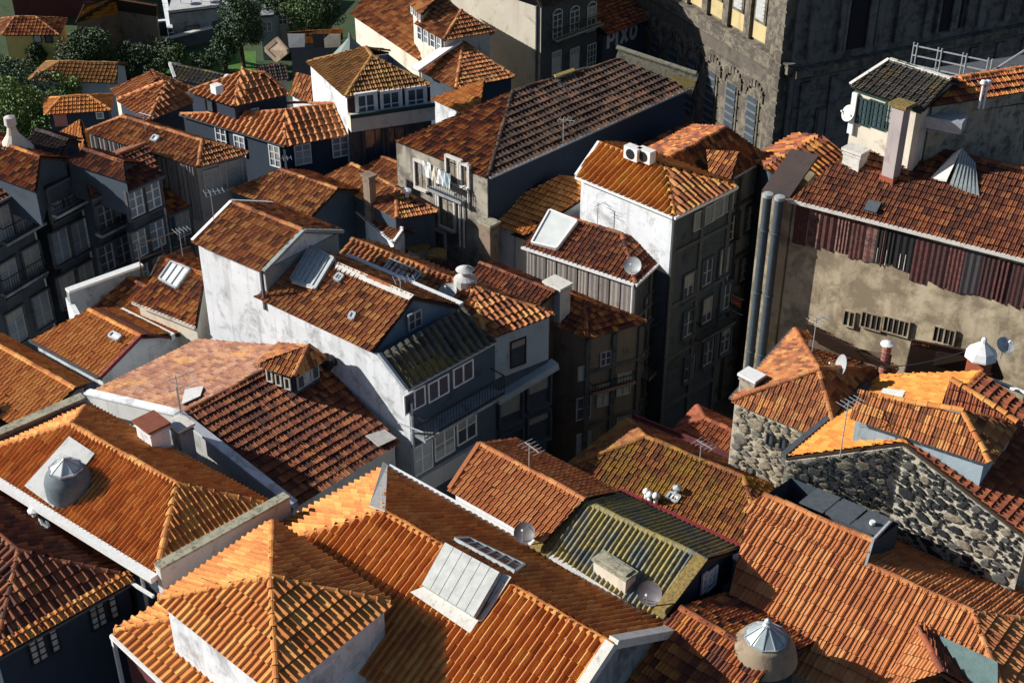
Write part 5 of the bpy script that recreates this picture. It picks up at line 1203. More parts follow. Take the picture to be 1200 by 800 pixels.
# T3
h = H['T3']; L, N, R, Fa = h.c; wl = (N, R)
h.face(N+flat(R-N)*.02, R, 16.85, 14.4, plain('maroon_front', (.055, .025, .025), .7), out=-.02)
for p in ((429, 124), (458, 121), (487, 117)): win(h, wl, p, .95, 1.35, 2, 2, fm=WHITEP, sur=.14, sm=WHITEP, gm=GLASS, proud=.05)
m = MB(); n_ = face_frame(N, R)[1]; a, b = at_z(N, ZV(N, 141)), at_z(R, ZV(N, 141)); m.bar(a+n_*.35, b+n_*.35, .8, .8); s_ = h.part('balcony', m, W['cream']()); m = MB(); m.bar(a+n_*.78+Z*.5, b+n_*.78+Z*.5, .1, .2); h.part('rail', m, GREENP, s_)
h.face(N, R, a.z-.4, 0, FG, out=.03, name='lower_front')
for p in ((440, 172), (463, 170)): win(h, wl, p, 1.2, 2.2, 2, 2, fm=FG, gm=GLASS, sur=.15, sm=FG)
q = P(411, 58, 17.5); t = Thing('octagonal_turret', 'grey eight sided turret roof beside the yellowish hip roof', 'turret', at_z(q, 14)); m = MB(); m.lathe(at_z(q, 14), [(1.1, 0), (1.1, 2.9)], 8); t.part('drum', m, W['cream']()); m = MB(); m.lathe(at_z(q, 16.9), [(1.35, 0), (.12, 1.25), (.05, 1.6)], 8); t.part('roof', m, plain('verdigris_sheet', (.18, .23, .21), .5))
# T12 dormers
h = H['T12']; r = h.r
DT = custom('dormer_row', 'tiled dormer roof with a row of pale windows on the large orange roof', 'D12', [[(487, 28, 16.2), (520, 47, 16.2), (541, 12, 17.2), (518, -5, 17.2)], [(520, 47, 16.2), (580, 36, 16.2), (541, 12, 17.2)]], [(489, 29, 16.2), (520, 47, 16.2), (576, 37, 16.2), (530, 10, 16.2)], 'cream', 12, tile='mellow', caps=[((541, 12, 17.2), (520, 47, 16.2))])
wl = (DT.B[0], DT.B[1]); winrow(DT, wl, (492, 39), (515, 52), 4, w=.55, hh=.9, nx=1, ny=2, proud=.0)
DT = custom('dormer_row', 'upper tiled dormer at the top edge with small pale windows', 'D12b', [[(480, 3, 17), (494, 17, 17), (512, -2, 17.8), (500, -14, 17.8)]], [(481, 3, 17), (494, 16, 17), (511, -2, 17.3), (500, -14, 17.3)], 'cream', 12, tile='mellow')
wl = (DT.B[0], DT.B[1]); winrow(DT, wl, (483, 11), (492, 20), 3, w=.4, hh=.6, nx=1, ny=1, proud=.0)
# T13 gutter
h = H['T13']; r = h.r; m = MB(); m.bar(P(486, 82, 14.9), P(537, 47, 15.9), .7, .15); h.part('broad_gutter', m, WHITEP)
# T2: navy sheets, laundry front
h = H['T2']; r = h.r
a, b = r.L2-DA*.15, r.N2-DA*.15
boards(h, a, b, 5, r.z-.12, 1.25, [plain('navy_sheet_a', (.040, .052, .078), .5), plain('navy_sheet_b', (.05, .062, .09), .5)], .05, .015)
m = MB(); m.bar(r.L2+DA*.1, r.N2+DA*.1, .12, .1); h.part('gutter', m, METAL)
coping(h, P(722, 66, 17.4), P(815, 97, 16.3), .3, .5, W['moss']())
skylight(h, [on(h, *p, 'b') for p in ((663, 107), (679, 104), (672, 88), (650, 94))], 1, 1, plain('mossy_pane', (.16, .17, .13), .5), LEAD, .04)
patch(h, 'yellow_patch', [on(h, *p, 'b') for p in ((650, 94), (673, 86), (671, 83), (648, 91))], plain('ochre_paint', (.5, .36, .12), .7), .2)
patch(h, 'yellow_patch', [P(779, 87, 16.9), P(804, 104, 16.2), P(813, 103, 16.2), P(814, 95, 16.4)], plain('ochre_paint', (.5, .36, .12), .7), .1)
wl = (L_-DB*.02, E1-DB*.02); h.face(wl[0], wl[1], r.z-.1, 0, wall_mat('grubby_front', (.36, .33, .27), .9, (.08, .07, .06)), out=.04)
n_ = face_frame(*wl)[1]
for p, w_, hh in (((525, 245), 1.0, 2.0), ((495, 205), .8, 1.4), ((533, 200), .9, 1.3), ((515, 285), .9, 1.5), ((545, 205), .6, 1.1)): win(h, wl, p, w_, hh, 2, 3, fm=W['brown'](), gm=GLASS, sur=.12, sm=W['mortar']())
for x, y in ((512, 196), (540, 235), (545, 236), (550, 190), (508, 240)): m = MB(); q = wallpt(wl, x, y)+n_*.12; m.tube(q, q-Z*2.6, .05); h.part('rain_pipe', m, WHITEP)
balcony(h, wl, (508, 218), (548, 232), .5, .8)
for i, (x, y) in enumerate(((508, 186), (515, 190), (522, 194), (530, 198))):
    q = wallpt(wl, x, y)+n_*.5; t = MB(); vs = []
    for j in range(5):
        for k in range(4): vs.append(q+DA*(.16*j-.3)+n_*(.05*math.sin(j*2+i+k))-Z*(.28*k))
    t.add(vs, [(j*4+k, j*4+k+1, j*4+k+5, j*4+k+4) for j in range(4) for k in range(3)])
    single('hanging_sheet', t, (WHITEP, W['cream'](), WHITEP, W['blue']())[i], ('white cloth hung highest on the laundry front', 'cream cloth hung second from the eave end', 'white cloth hung third from the eave end', 'pale blue cloth hung lowest of the laundry')[i], 'laundry', 'laundry on the cream front')
m = MB(); q = P(478, 250, 13.5); m.tube(q-Z*1.3, q+Z*1.2, .09, 8); m.lathe(q+Z*1.2, [(.1, -.05), (.22, 0), (.22, .12), (.01, .2)], 10); t = Thing('flue_pipe', 'tall pale flue pipe rising from the dark roof in the courtyard', 'flue', q); t.part('pipe', m, WHITEP)
for i, p in enumerate(((487, 291), (512, 298))):
    q = P(*p, 12.0); t = Thing('chimney_stack', ('square chimney with mossy yellow lid in the dark courtyard', 'round chimney with yellow lid in the dark courtyard')[i], 'chimney', q-Z*3)
    m = MB(); (m.box(q-Z*1.5, DA*.5, DB*.4, Z*1.6) if i == 0 else m.tube(q-Z*3, q, .4, 14)); t.part('stack', m, W['lgrey']() if i == 0 else W['brown']()); m = MB(); (m.box(q+Z*.15, DA*.6, DB*.5, Z*.07) if i == 0 else m.tube(q, q+Z*.12, .5, 14)); t.part('lid', m, MOSS)
q = P(533, 235, 14.2)
h = H['M8']; chimney(h, on(h, 434, 238)-Z*.2, .5, .4, 1.7, W['brown'](), W['brown'](), DA)
h = H['M8c']; m = MB(); r = h.r; m.bar(r.L-DB*.05, r.N-DB*.05, .14, .12); m.bar(r.N, r.R2, .14, .12, Z, .06); m.bar(r.R1, r.R2, .1, .12, Z, .1); h.part('verge', m, WHITEP)
# PIXO building
c0 = P(633, 95, 9); zt = ZV(c0, 8)
l0 = c0-DA*9; r0 = c0+DB*5.7
h = custom('town_house', 'tall town house with sunlit plaster side and shaded front of white sash windows', 'PX', [[at_z(c0, zt), at_z(r0, zt), at_z(r0, zt)-DA*4+Z*5, at_z(c0, zt)-DA*4+Z*5], [at_z(l0+DB*7, zt), at_z(l0, zt), at_z(c0, zt)-DA*4+Z*5, at_z(r0, zt)-DA*4+Z*5]], [at_z(l0, zt), at_z(c0, zt), at_z(r0, zt), at_z(l0+DB*5.7, zt)], wall_mat('sunlit_side_render', (.50, .46, .38), .3, (.2, .17, .13)), tile='soot', inset=0)  # roof ridge raised out of view to shade the church front
wl = (c0, r0); h.face(c0, r0, zt-.1, 0, FD, out=.05)
for p in ((652, 31), (672, 27), (692, 22)): win(h, wl, p, .95, 1.8, 2, 4, fm=plain('pale_blue_frame', (.42, .52, .56), .6), proud=.08, arch=True)
for p in ((651, 75), (672, 71), (692, 66)): win(h, wl, p, .95, 1.9, 3, 4, fm=plain('pale_blue_frame', (.42, .52, .56), .6), proud=.08)
balcony(h, wl, (646, 47), (702, 36), .5, .8)
m = MB(); q = c0-DA*.3+face_frame(l0, c0)[1]*.1; m.tube(at_z(q, zt), at_z(q, 4), .08); h.part('rain_pipe', m, LEAD)
# wall with lettering
d0 = r0+DB*.1; pz = P(712, 62, 9); w0 = at_z(P(706, 70, 9), 0); w1 = w0+DB*6.2; zq = ZV(w0, 40)
h = custom('painted_wall_house', 'low dark house whose shaded wall carries the large letters PIXO', 'PW', [[at_z(w0, zq)+DA*.3, at_z(w1, zq)+DA*.3, at_z(w1, zq)-DA*5+Z*2.4, at_z(w0, zq)-DA*5+Z*2.4]], [at_z(w0, zq), at_z(w1, zq), at_z(w1, zq)-DA*5, at_z(w0, zq)-DA*5], 'dark', tile='brown', inset=0)
u, n = face_frame(w0, w1)
LET = {'P': [[(0, 0), (0, 1)], [(0, 1), (.6, .95), (.6, .5), (0, .48)]], 'I': [[(0, 0), (0, 1)]], 'X': [[(0, 0), (.7, 1)], [(0, 1), (.7, 0)]], 'O': [[(.1, .1), (0, .5), (.1, .9), (.5, .95), (.65, .5), (.5, .08), (.1, .1)]]}
cx = 0; lx = wallpt((w0, w1), 712, 57)
s0 = u if (w1-w0).dot(u) > 0 else -u
for ch, wd in (('P', .95), ('I', .45), ('X', 1.05), ('O', .9)):
    m = MB()
    for st in LET[ch]:
        for (x0, y0), (x1, y1) in zip(st, st[1:]): m.bar(lx+s0*(cx+x0)+Z*y0*1.15+n*.03, lx+s0*(cx+x1)+Z*y1*1.15+n*.03, .28, .02, n)
    cx += wd; h.part('letter', m, plain('chalky_paint', (.55, .62, .68), .8), None, 'painted letter '+ch)
# church
K0 = P(915, 168, 8); DC = V((-.437, .90, 0)).normalized(); DR = V((.90, .437, 0)).normalized(); K = at_z(K0, 0)
zc = ZV(K0, 80)
CH = Thing('church', 'monumental baroque stone church with cornice, louvred windows and dark arched side', 'church', K)
CST = wall_mat('church_granite', (.20, .175, .135), .95, (.045, .04, .035), scale=.9, spots=.4, bs=.6); CY = wall_mat('church_yellow', (.50, .40, .20), .25, (.2, .15, .08)); CDK = wall_mat('church_granite_shade_copy', (.19, .18, .165), .8, (.05, .05, .055), scale=.8, bs=.6)  # side granite is a cooler copy with shade in its colour
m = MB(); pts = [K, K+DR*26, K+DR*26+DC*30, K+DC*30]
for i in range(4): a, b = pts[i], pts[(i+1) % 4]; m.poly([a, b, at_z(b, 40), at_z(a, 40)])
CH.part('wall', m, CST)
nl = -DR; nr = -DC
m = MB(); m.box(K+DR*13+nr*.1+Z*20, DR*13, nr*.1, Z*20); CH.part('side_front', m, CDK)
for z, w_, o in ((zc, .5, .45), (zc-.5, .3, .25), (zc+.45, .12, .6)): m = MB(); m.bar(K+Z*z+nl*o/2+nr*o, K+Z*z+DC*30+nl*o/2, o, w_); CH.part('cornice', m, CST)
m = MB(); m.bar(K+Z*(zc-.2)+nr*.5, K+Z*(zc-.2)+DR*26+nr*.5, .6, .5); CH.part('cornice', m, CST)
for i, s_ in enumerate((.0, 1.0)):                                    # corner piers
    q = K+DC*s_*.9; m = MB(); m.box(q+nl*(.3-.1*i)+DC*.35+Z*20, nl*(.35-.1*i), DC*.33, Z*20); CH.part('corner_pier', m, CST)
for k in range(22):
    m = MB(); m.box(K+nl*.62+DC*.35+Z*(2+k*.85), nl*.12, DC*.36, Z*.33); CH.part('quoin', m, CST)
for i in range(9):
    q = K+DC*(3.3+i*2.5)
    if i % 1 == 0:
        m = MB(); m.box(q-DC*1.25+nl*.16+Z*(zc+6), nl*.16, DC*.32, Z*5.4); CH.part('pilaster', m, CST)
    m = MB(); m.box(q+nl*.04+Z*(zc+6), nl*.05, DC*.9, Z*5.3); CH.part('yellow_panel', m, CY)
    m = MB(); m.box(q+nl*.12+Z*(zc+4.0), nl*.10, DC*.62, Z*2.1); s2 = CH.part('window_surround', m, CST)
    m = MB(); m.box(q+nl*.2+Z*(zc+4.0), nl*.05, DC*.46, Z*1.9)
    for k in range(14): m.box(q+nl*.28+Z*(zc+2.3+k*.26), (nl*.8+Z*.4)*.04, DC*.42, Z*.02)
    CH.part('louvred_shutter', m, plain('grey_shutter', (.42, .43, .42), .7), s2)
    m = MB(); z_ = zc-5.2
    m.box(q+nl*.08+Z*z_, nl*.06, DC*.75, Z*2.2)
    for k in range(9):
        a = math.pi*k/8; m.box(q+nl*.12+DC*math.cos(a)*.95+Z*(z_+2.2+math.sin(a)*.8), nl*.06, DC*.13, Z*.25)
    m_ = CH.part('window', m, CST)
    m = MB(); m.box(q+nl*.16+Z*z_, nl*.03, DC*.55, Z*2.0); CH.part('pane', m, GLASS, m_)
    m = MB()
    for k in range(7): m.box(q+nl*.21+Z*(z_-1.7+k*.55), nl*.03, DC*.55, Z*.06)
    CH.part('slats', m, plain('slate_grey_slat', (.14, .15, .15), .6), m_)
for i in range(10):
    q = K+DR*(1.2+i*2.3); m = MB(); m.box(q+nr*.32+Z*(zc+10), nr*.14, DR*.28, Z*9.5); CH.part('pilaster', m, CDK)
    m = MB(); m.box(q+nr*.3+Z*(zc-6), nr*.12, DR*.35, Z*5); CH.part('lower_pilaster', m, CDK)
CST2 = wall_mat('church_granite_dark', (.12, .105, .085), .6, (.05, .045, .04), scale=1.3, spots=.5, bs=.6)
for k in range(int(zc)):
    m = MB(); m.box(K+DC*15+nl*.03+Z*(.5+k*.95), DC*14.2, nl*.035, Z*.40); CH.part('stone_course', m, CST if k % 3 else CST2)
    m = MB(); m.box(K+DR*13+nr*.22+Z*(.5+k*.95), DR*12.6, nr*.03, Z*.42); CH.part('stone_course', m, CDK)
q = K+DR*5.0; m = MB(); pr = [q-DR*.9+Z*(zc+.6), q+DR*.9+Z*(zc+.6)]+[q+DR*math.cos(math.pi*k/8)*.9+Z*(zc+3.8+math.sin(math.pi*k/8)*.9) for k in range(9)]
m.solid([p+nr*.25 for p in pr], nr*.06); CH.part('arched_door', m, plain('dark_door', (.012, .012, .018), .7))
# plaza beyond
m = MB(); m.poly([P(1120, 110, .02), P(1260, 110, .02), P(1260, -60, .02), P(1165, -60, .02)]); struct('plaza', m, wall_mat('pale_paving', (.40, .46, .48), .2, (.2, .24, .26), streak=False))
# railing of the terrace behind the conservatory
t = Thing('terrace_railing', 'white metal railing of the raised terrace at the upper right', 'railing', P(1065, 80, 22)); a = P(1066, 84, 22); b = P(1152, 103, 22); m = MB()
for z in (.35, .8, 1.25): m.bar(a+Z*z, b+Z*z, .05, .05)
for k in range(4): 
    q = lerp(a, b, k/3+(.0)); 
    for e in (0, .18): m.tube(q+DA*e, q+DA*e+Z*1.4, .03, 6)
c = P(1156, 104, 22); pts_ = [b+Z*.6, P(1172, 78, 23), P(1200, 60, 23.5), P(1230, 50, 23.5)]; m.path(pts_, .06)
t.part('rails', m, METAL)
T_ = MB(); T_.solid([P(1050, 86, 22), P(1155, 108, 22), P(1250, 108, 22), P(1230, 60, 22)], Z*-.4); t.part('deck', T_, FG)
# conservatory
h = H['R2']; r = h.r; wl = wall_in(r, 'f'); 
h.face(wl[0], wl[1], r.z-.05, ZV(r.L, 107), GREENP, out=.04)
zg_ = ZV(r.L, 125); n_ = face_frame(*wl)[1]
winrow(h, wl, (1010, 130), (1047, 139), 3, w=.85, hh=1.15, nx=4, ny=4, fm=GREENP, gm=GLASS, proud=.04)
m = MB(); q = wallpt(wl, 1001, 132)+n_*.1; m.box(q, n_*.06, DA*.12, Z*.9); h.part('white_post', m, WHITEP)
q = wallpt(wl, 1062, 158)+n_*.7; m = MB(); m.box(at_z(q, 22.4), DA*.27, n_*.25, Z*1.7); c_ = h.part('tall_chimney', m, wall_mat('lilac_render', (.40, .35, .34), .4, (.2, .15, .14))); m = MB(); m.box(at_z(q, 24.2), DA*.40, n_*.36, Z*.07); h.part('chimney_slab', m, MOSS, c_); m = MB(); m.box(at_z(q, 20.9), DA*.32, n_*.3, Z*.2); h.part('brick_foot', m, plain('red_brick', (.3, .08, .04), .8), c_)
m = MB(); m.bar(r.L, r.R1, .16, .12, Z, .05); m.bar(r.R1, r.R2, .2, .12, Z, .05); h.part('verge', m, W['mortar']())
dish(P(996, 147, 22.2), 'small pale dish at the corner of the green glazed front', .35, V((-.8, -.4, .4)), .5, WHITEP)
h = H['R3']; r = h.r; wl = wall_in(r, 'f'); u, n_ = face_frame(*wl)
a = r.L; m = MB(); m.bar(P(1083, 137, 23.3), P(1130, 146, 23.3), 1.0, .5); h.part('tin_fascia', m, METAL)
win(h, wl, P(1103, 158, 22.3)+n_*.2, 1.5, 1.5, 3, 2, fm=W['mortar'](), gm=CURT)
for x in (1148, 1153): m = MB(); q = on(h, x, 122); m.tube(q-Z*.2, q+Z*.8, .05, 8); m.lathe(q+Z*.8, [(.06, 0), (.14, .08), (.1, .2), (.01, .22)], 10); h.part('vent_cowl', m, WHITEP)
m = MB(); q = P(1172, 150, 22); m.solid([P(1155, 128, 23.4), P(1215, 118, 23.4), P(1215, 190, 20), P(1155, 192, 20)], V((0, .8, 0))); h.part('dark_side_wall', m, FD)
# garden, terraces and trees
m = MB(); m.poly([P(185, 88, .03), P(300, 84, .03), P(300, 60, .03), P(195, 62, .03)]); struct('lawn', m, plain('lawn_green', (.07, .16, .03), .9, 0, .4, 2))
m = MB(); m.poly([P(-60, 130, .02), P(190, 110, .02), P(420, 120, .02), P(420, -60, .02), P(-60, -60, .02)]); struct('garden_ground', m, wall_mat('dark_garden_soil', (.045, .075, .03), .4, (.015, .015, .01), streak=False))
def wall_thing(pts, hh, th, mat, cm, label, cat='wall'):
    t = Thing('garden_wall', label, cat, pts[0]); m = MB(); c = MB()
    for a, b in zip(pts, pts[1:]): m.bar(a+Z*hh/2, b+Z*hh/2, th, hh); c.bar(a+Z*(hh+.05), b+Z*(hh+.05), th+.1, .12)
    t.part('masonry', m, mat); t.part('coping', c, cm); return t
wall_thing([P(152, 62, 0), P(200, 60, 0), P(250, 47, 0)], 1.2, .4, FD, W['mortar'](), 'curved low garden wall with pale coping above the lawn')
wall_thing([P(158, 60, 0), P(162, 42, 0), P(200, 39, 0), P(203, 54, 0)], 1.2, .4, FD, W['white'](), 'white topped enclosure of a little plot beside the grey terrace')
wall_thing([P(190, -10, 0), P(202, 54, 0)], 1.6, .4, FD, W['white'](), 'white topped wall running away beside the grey terrace block')
a, b = P(202, 50, 0), P(310, 36, 0); zt_ = ZV(a, 16)
h = custom('terrace_block', 'grey terrace block with two dark openings under a flat cafe terrace', 'TB', [], [at_z(a, zt_), at_z(b, zt_), at_z(b, zt_)+V((2, 9, 0)), at_z(a, zt_)+V((-1, 9, 0))], 'grey', inset=0)
m = MB(); m.solid([at_z(a, zt_), at_z(b, zt_), at_z(b, zt_)+V((2, 9, 0)), at_z(a, zt_)+V((-1, 9, 0))], Z*.25); h.part('terrace_slab', m, W['lgrey']())
for p in ((226, 40), (258, 34)): win(h, (a, b), p, 1.3, 1.6, 1, 1, fm=FD, gm=GLASS)
for i, (x, y) in enumerate(((212, 4), (225, 6), (236, 2), (247, 5), (262, 1), (278, 3))):
    q = P(x, y, zt_+.25); t = Thing('parasol' if i % 2 else 'cafe_table', ('round blue cafe table at the left end of the terrace', 'folded dark parasol second on the terrace', 'round cafe table in the middle of the terrace', 'folded dark parasol in the middle of the terrace', 'round cafe table right of the middle parasol', 'folded dark parasol at the right of the terrace')[i], 'parasol' if i % 2 else 'table', q)
    m = MB()
    if i % 2: m.tube(q, q+Z*2.3, .04, 6); t.part('pole', m, METAL); m = MB(); m.lathe(q+Z*.9, [(.18, 0), (.22, .3), (.05, 1.4)], 8); t.part('canopy', m, plain('navy_cloth', (.03, .05, .09), .9))
    else: m.tube(q, q+Z*.7, .04, 6); t.part('leg', m, METAL); m = MB(); m.tube(q+Z*.7, q+Z*.76, .5, 14); t.part('top', m, plain('blue_table', (.12, .2, .32), .6))
def treeat(label, cx, cy, zc, rx, rz, n, col, name='leafy_tree', size=.2, lump=9):
    c = P(cx, cy, zc); return tree(label, at_z(c, 0), zc+rz*.7, rx, rz, n, size, col, name, lump)
treeat('large dark round tree beside the golden roofed stone cottage', 97, 56, 3.0, 2.3, 2.0, 2600, 'dark')
treeat('dark tree below the yellow cottage', 50, 66, 1.4, 1.5, 1.0, 1500, 'dark')
treeat('dark tree mass at the left edge below the yellow cottage', 5, 84, 2.6, 2.2, 1.7, 2000, 'dark')
treeat('dark leafy tree left of the long brown cottage roof', 12, 112, 3.5, 2.2, 2, 1700, 'dark')
treeat('bright green tree at the left edge above the shaded house row', 22, 142, 6.5, 2.0, 2.1, 2600, 'bright')
treeat('small bright bush in front of the pale cottage', 82, 102, 3.4, 1.3, .9, 900, 'bright')
treeat('green bush at the right end of the brown cottage roof', 62, 128, 6.5, 1.0, .9, 700, 'mid')
treeat('dark tree between the cottage and the garden wall', 152, 70, 2.0, 1.7, 1.4, 1300, 'dark')
treeat('dark leafy shrub on the slope below the white coping', 180, 75, 1.8, 1.5, 1.2, 1100, 'dark')
treeat('mid green shrub at the edge of the lawn', 205, 66, 1.2, 1.1, .8, 800, 'mid')
treeat('dark shrub in the middle of the lawn', 238, 72, 1.0, .8, .8, 600, 'dark')
treeat('tall dark tree at the right end of the terrace block', 280, 28, 4.0, 2.1, 2.6, 2200, 'dark')
treeat('dark tree beside the pale boxes in the yard', 262, 55, 2.5, 1.2, 1.4, 1000, 'dark')
treeat('dark palm like tree over the laundry yard', 352, 18, 4.5, 2.0, 1.6, 1600, 'mid')
treeat('dark tree right of the palm over the yard', 383, 12, 4.5, 1.7, 1.6, 1300, 'dark')
treeat('dark tree at the top edge above the yard', 330, 2, 4.5, 2.0, 1.6, 1300, 'dark')
# yard with laundry
h = custom('yard_shed', 'low orange roofed shed with clothes hung along it', 'YS', [[(338, 50, 5), (402, 47, 5), (402, 33, 5.9), (338, 38, 5.9)]], [(338, 50, 5), (402, 47, 5), (402, 35, 5.5), (338, 40, 5.5)], 'dark', tile='orange', w=.4)
for i, (x, c) in enumerate(((347, WHITEP), (376, BLACKM), (389, W['cream']()))):
    q = P(x, 40, 6.2); m = MB(); m.poly([q-V((.7, 0, 0)), q+V((.7, 0, 0)), q+V((.65, -.25, -1)), q+V((-.62, -.3, -1.05))]); m.solid([q-V((.7, 0, 0)), q+V((.7, 0, 0)), q+V((.65, -.25, -1)), q+V((-.62, -.3, -1.05))], V((0, -.03, 0)))
    single('hanging_cloth', m, c, ('white cloth drying at the left of the yard shed', 'black garment drying in the middle of the yard shed', 'cream cloth drying at the right of the yard shed')[i], 'laundry')
q = P(325, 57, 7); t = Thing('wooden_crate_roof', 'tilted open wooden box leaning in the yard', 'box', q); m = MB(); m.solid([P(311, 58, 6.5), P(324, 71, 6.0), P(337, 60, 7.4), P(325, 46, 7.6)], V((.1, .3, -.25))); t.part('panel', m, W['brown']()); m = MB()
c4 = [P(311, 58, 6.6), P(324, 71, 6.1), P(337, 60, 7.5), P(325, 46, 7.7)]
for i in range(4): m.bar(c4[i], c4[(i+1) % 4], .15, .35)
t.part('frame', m, W['brown']())
for i, (x, y, w_) in enumerate(((312, 20, 16), (330, 12, 14), (345, 20, 10))):
    a = P(x-w_/2, y+10, 0); b = P(x+w_/2, y+8, 0); zt_ = 4.0 if y < 50 else 8; a = at_z(P(x-w_/2, y, zt_), zt_); b = at_z(P(x+w_/2, y-1, zt_), zt_)
    h = custom('yard_house', ('pale boxy annex at the top left of the yard', 'white annex at the top middle of the yard', 'narrow white annex beside the palm', 'small white roofed shed beside the black house')[i], 'YH%d' % i, [], [a, b, b+V((.5, 3, 0)), a+V((0, 3, 0))], 'cream' if i else 'blue', inset=0)
    m = MB(); m.solid([a, b, b+V((.5, 3, 0)), a+V((0, 3, 0))], Z*.12); h.part('flat_roof', m, W['grey']())
    if i < 3: win(h, (a, b), (a+b)/2-Z*.9, .8, .9, 2, 2)

# more relief on the shaded church side
for i, dx in enumerate((5.0, 12.5, 20.0)):
    q = K+DR*dx; m = MB(); ring = [q+DR*math.cos(math.pi*k/10)*1.25+Z*(zc+3.8+math.sin(math.pi*k/10)*1.25) for k in range(11)]
    for a, b in zip(ring, ring[1:]): m.bar(a+nr*.36, b+nr*.36, .22, .3, nr)
    m.bar(q+DR*1.25+Z*(zc+.6)+nr*.36, ring[0]+nr*.36, .22, .3, nr); m.bar(q-DR*1.25+Z*(zc+.6)+nr*.36, ring[-1]+nr*.36, .22, .3, nr)
    CH.part('arch_moulding', m, CDK)
    if i:
        m = MB(); pr = [q-DR*.9+Z*(zc+.6), q+DR*.9+Z*(zc+.6)]+[q+DR*math.cos(math.pi*k/8)*.9+Z*(zc+3.8+math.sin(math.pi*k/8)*.9) for k in range(9)]
        m.solid([p+nr*.26 for p in pr], nr*.05); CH.part('arched_niche', m, plain('dark_door', (.012, .012, .018), .7))
for z in (zc+5.6, zc+7.6): m = MB(); m.bar(K+Z*z+nr*.35, K+Z*z+DR*26+nr*.35, .5, .25); CH.part('string_course', m, CDK)
for i in range(5):
    q = K+DR*(3.0+i*4.6)+Z*(zc-4.5); m = MB(); m.box(q+nr*.28, DR*.7, nr*.05, Z*1.5); w_ = CH.part('window', m, CST2); m = MB(); m.box(q+nr*.34, DR*.5, nr*.02, Z*1.3); CH.part('pane', m, GLASS, w_)
# plants and washing on the balconies
for i, (x, y, z, lb) in enumerate(((500, 488, 10.6, 'leafy potted plant at the left of the balcony under the mossy roof'), (530, 470, 10.6, 'leafy potted plant in the middle of the balcony under the mossy roof'), (572, 440, 11.4, 'trailing creeper at the corner between the balcony and the blue toned wall'), (36, 268, 10.5, 'potted plant on the upper balcony of the shaded left row'))):
    q = P(x, y, z); t = Thing('potted_plant', lb, 'plant', q); m = MB(); m.lathe(q, [(.10, 0), (.16, .26), (.01, .26)], 10); t.part('pot', m, plain('clay_pot', (.32, .11, .05), .8)); m = MB(); leaf_cloud(m, q+Z*.55, .4, .4, .45, 260, .07, 4); t.part('foliage', m, leaf_mat('green_leaves', (.03, .065, .015), (.08, .13, .03)))
for i, (x, y, z, c, lb) in enumerate(((12, 276, 10.8, WHITEP, 'white towel over the rail of the left edge balcony'), (128, 268, 10.5, W['blue'](), 'pale blue cloth over the sill in the middle of the shaded row'), (30, 338, 7.6, W['cream'](), 'cream sheet over the lower balcony rail at the left edge'))):
    q = P(x, y, z); m = MB(); m.solid([q, q+DB*.7, q+DB*.66-Z*.8, q+DB*.05-Z*.75], DA*.03); single('hanging_cloth', m, c, lb, 'laundry')

for px, py, z, lb, hh in ((250, 252, 17.9, 'thin aerial on the ridge of the tall white gabled house', 1.5), (470, 350, 16.6, 'aerial near the right end of the white edged ridge', 1.3), (700, 262, 14.4, 'aerial on the brown hip roof left of the white wall', 1.4), (620, 545, 15.0, 'aerial on the ridge of the salmon roof', 1.3),
        (820, 540, 12.1, 'aerial on the mossy hip roof beside the cowls', 1.3), (1080, 180, 22.0, 'aerial on the large brown roof left of the sheet dormer', 1.4), (170, 150, 16.2, 'aerial on the clad hip roof, upper left', 1.2), (330, 205, 14.9, 'aerial on the gabled roof behind the tall white gable', 1.3), (660, 160, 17.0, 'aerial on the long dark roof above the navy wall', 1.3)):
    aerial(P(px, py, z)-Z*.3, lb, hh, 5, .8, V((.6, random.uniform(-.8, .8), 0)))
# ------------------------------------------------------------------ low roofs left of the white gable
h = H['L3']; skylight(h, [on(h, *p) for p in ((188, 329), (208, 340), (224, 318), (202, 309))], 3, 1, WHITEP, METAL, .16)
r = h.r; m = MB(); m.bar(r.L-DB*.08, r.N-DB*.08, .12, .12); h.part('gutter', m, W['cream']())
h = H['L1']; r = h.r; m = MB(); m.bar(r.L-DB*.1, r.N-DB*.1, .12, .12); h.part('gutter', m, LEAD); m = MB(); m.bar(r.N, r.R2, .12, .14, Z, .03); h.part('verge', m, plain('maroon_paint', (.22, .03, .035), .6))
skylight(h, [on(h, *p) for p in ((129, 396), (139, 401), (144, 396), (134, 391))], 1, 1, WHITEP, METAL, .15)
m = MB(); m.solid([r.R1+DB*.3-Z*.1, r.R2+DB*.3-Z*.1, r.R2+DB*1.6-Z*.9, r.R1+DB*1.6-Z*.9], Z*.12); h.part('maroon_flat_roof', m, W['maroon']())
m = MB(); m.bar(r.R1+DB*1.6-Z*.75, r.R2+DB*1.6-Z*.75, .2, .3); h.part('white_kerb', m, WHITEP)
t = Thing('terrace_wall', 'grey parapet wall with pale coping beside the low patchwork roofs', 'wall', P(78, 341, 12)); a, b = P(79, 342, 12.3), P(166, 311, 12.3)
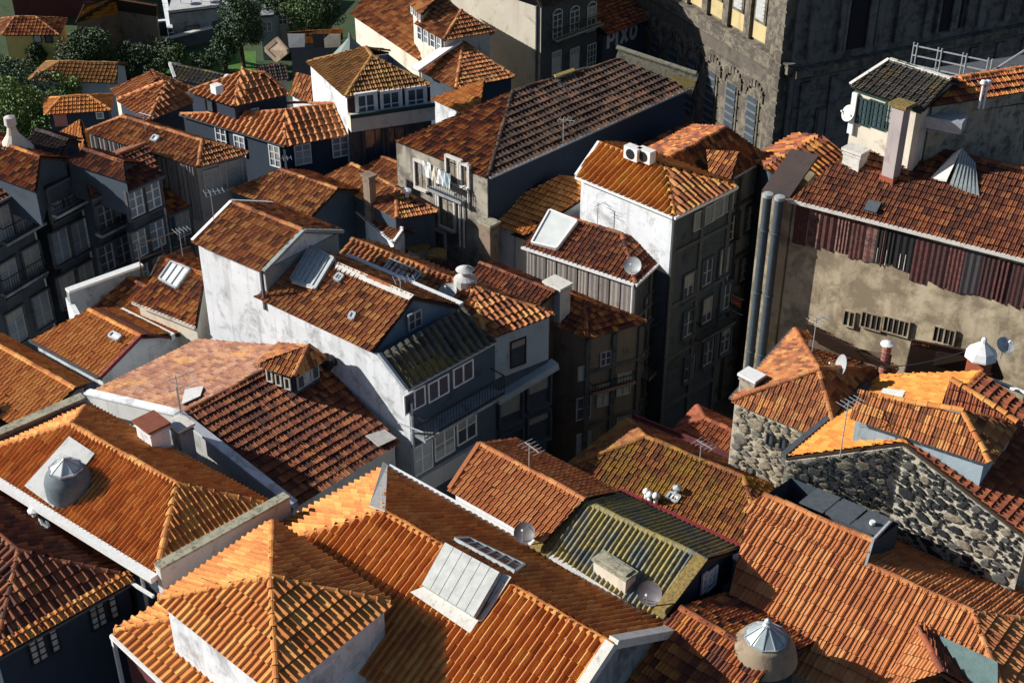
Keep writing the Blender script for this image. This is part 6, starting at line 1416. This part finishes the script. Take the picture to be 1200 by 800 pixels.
m = MB(); m.bar(a-Z*3, b-Z*3, .3, 6); t.part('masonry', m, W['grey']()); m = MB(); m.bar(a+Z*.06, b+Z*.06, .42, .12); t.part('coping', m, WHITEP)
a2 = P(79, 352, 12.0); m = MB(); m.bar(P(80, 350, 11.6)-Z*2, P(92, 372, 11.6)-Z*2, .25, 4.2); t.part('white_return', m, W['white']())
t = Thing('washing_frame', 'thin rusty frame with wires on the low roof beside the white gable', 'frame', P(165, 305, 13)); m = MB()
A0, A1, B0 = P(164, 308, 12.6), P(218, 290, 12.6), P(166, 302, 12.6)
for q in (A0, A1, lerp(A0, A1, .5)): m.tube(q-Z*.8, q+Z*1.0, .03, 6)
m.tube(A0+Z*1.0, A1+Z*1.0, .03, 6); m.tube(A0+Z*.2, A1+Z*.2, .02, 6); t.part('frame', m, plain('rusty_iron', (.20, .12, .08), .8))
aerial(P(214, 300, 12.8), 'rusty aerial beside the top left corner of the white gable wall', 1.5, 5, .7)
h = custom('small_block', 'low tiled lean roof behind the white rooflight, against the white gable', 'L4', [[(175, 322, 12.2), (228, 300, 12.2), (222, 288, 12.9), (186, 300, 12.9)]], [(177, 321, 12.2), (226, 301, 12.2), (222, 291, 12.6), (188, 302, 12.6)], 'dark', tile='brown', w=.3)
h = H['L5']; r = h.r
custom('shadow_house', 'dark tiled low roof in shadow at the left edge below the mossy coping', 'L7', [[(-20, 520, 11), (22, 497, 11), (12, 480, 11.8), (-20, 470, 11.8)]], [(-20, 520, 11), (22, 497, 11), (12, 480, 11.8), (-20, 470, 11.8)], 'dark', tile='brown', w=.3)
# patchwork roof in the gap by the street
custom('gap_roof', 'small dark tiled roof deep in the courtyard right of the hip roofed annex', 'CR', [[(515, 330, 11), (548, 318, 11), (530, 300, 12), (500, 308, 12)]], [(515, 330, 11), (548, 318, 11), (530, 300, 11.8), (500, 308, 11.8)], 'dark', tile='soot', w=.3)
for h in HOUSES.values(): h.finish(h.minpx)
print('objects', len(bpy.data.objects), 'polys', sum(len(o.data.polygons) for o in bpy.data.objects if o.type == 'MESH'))
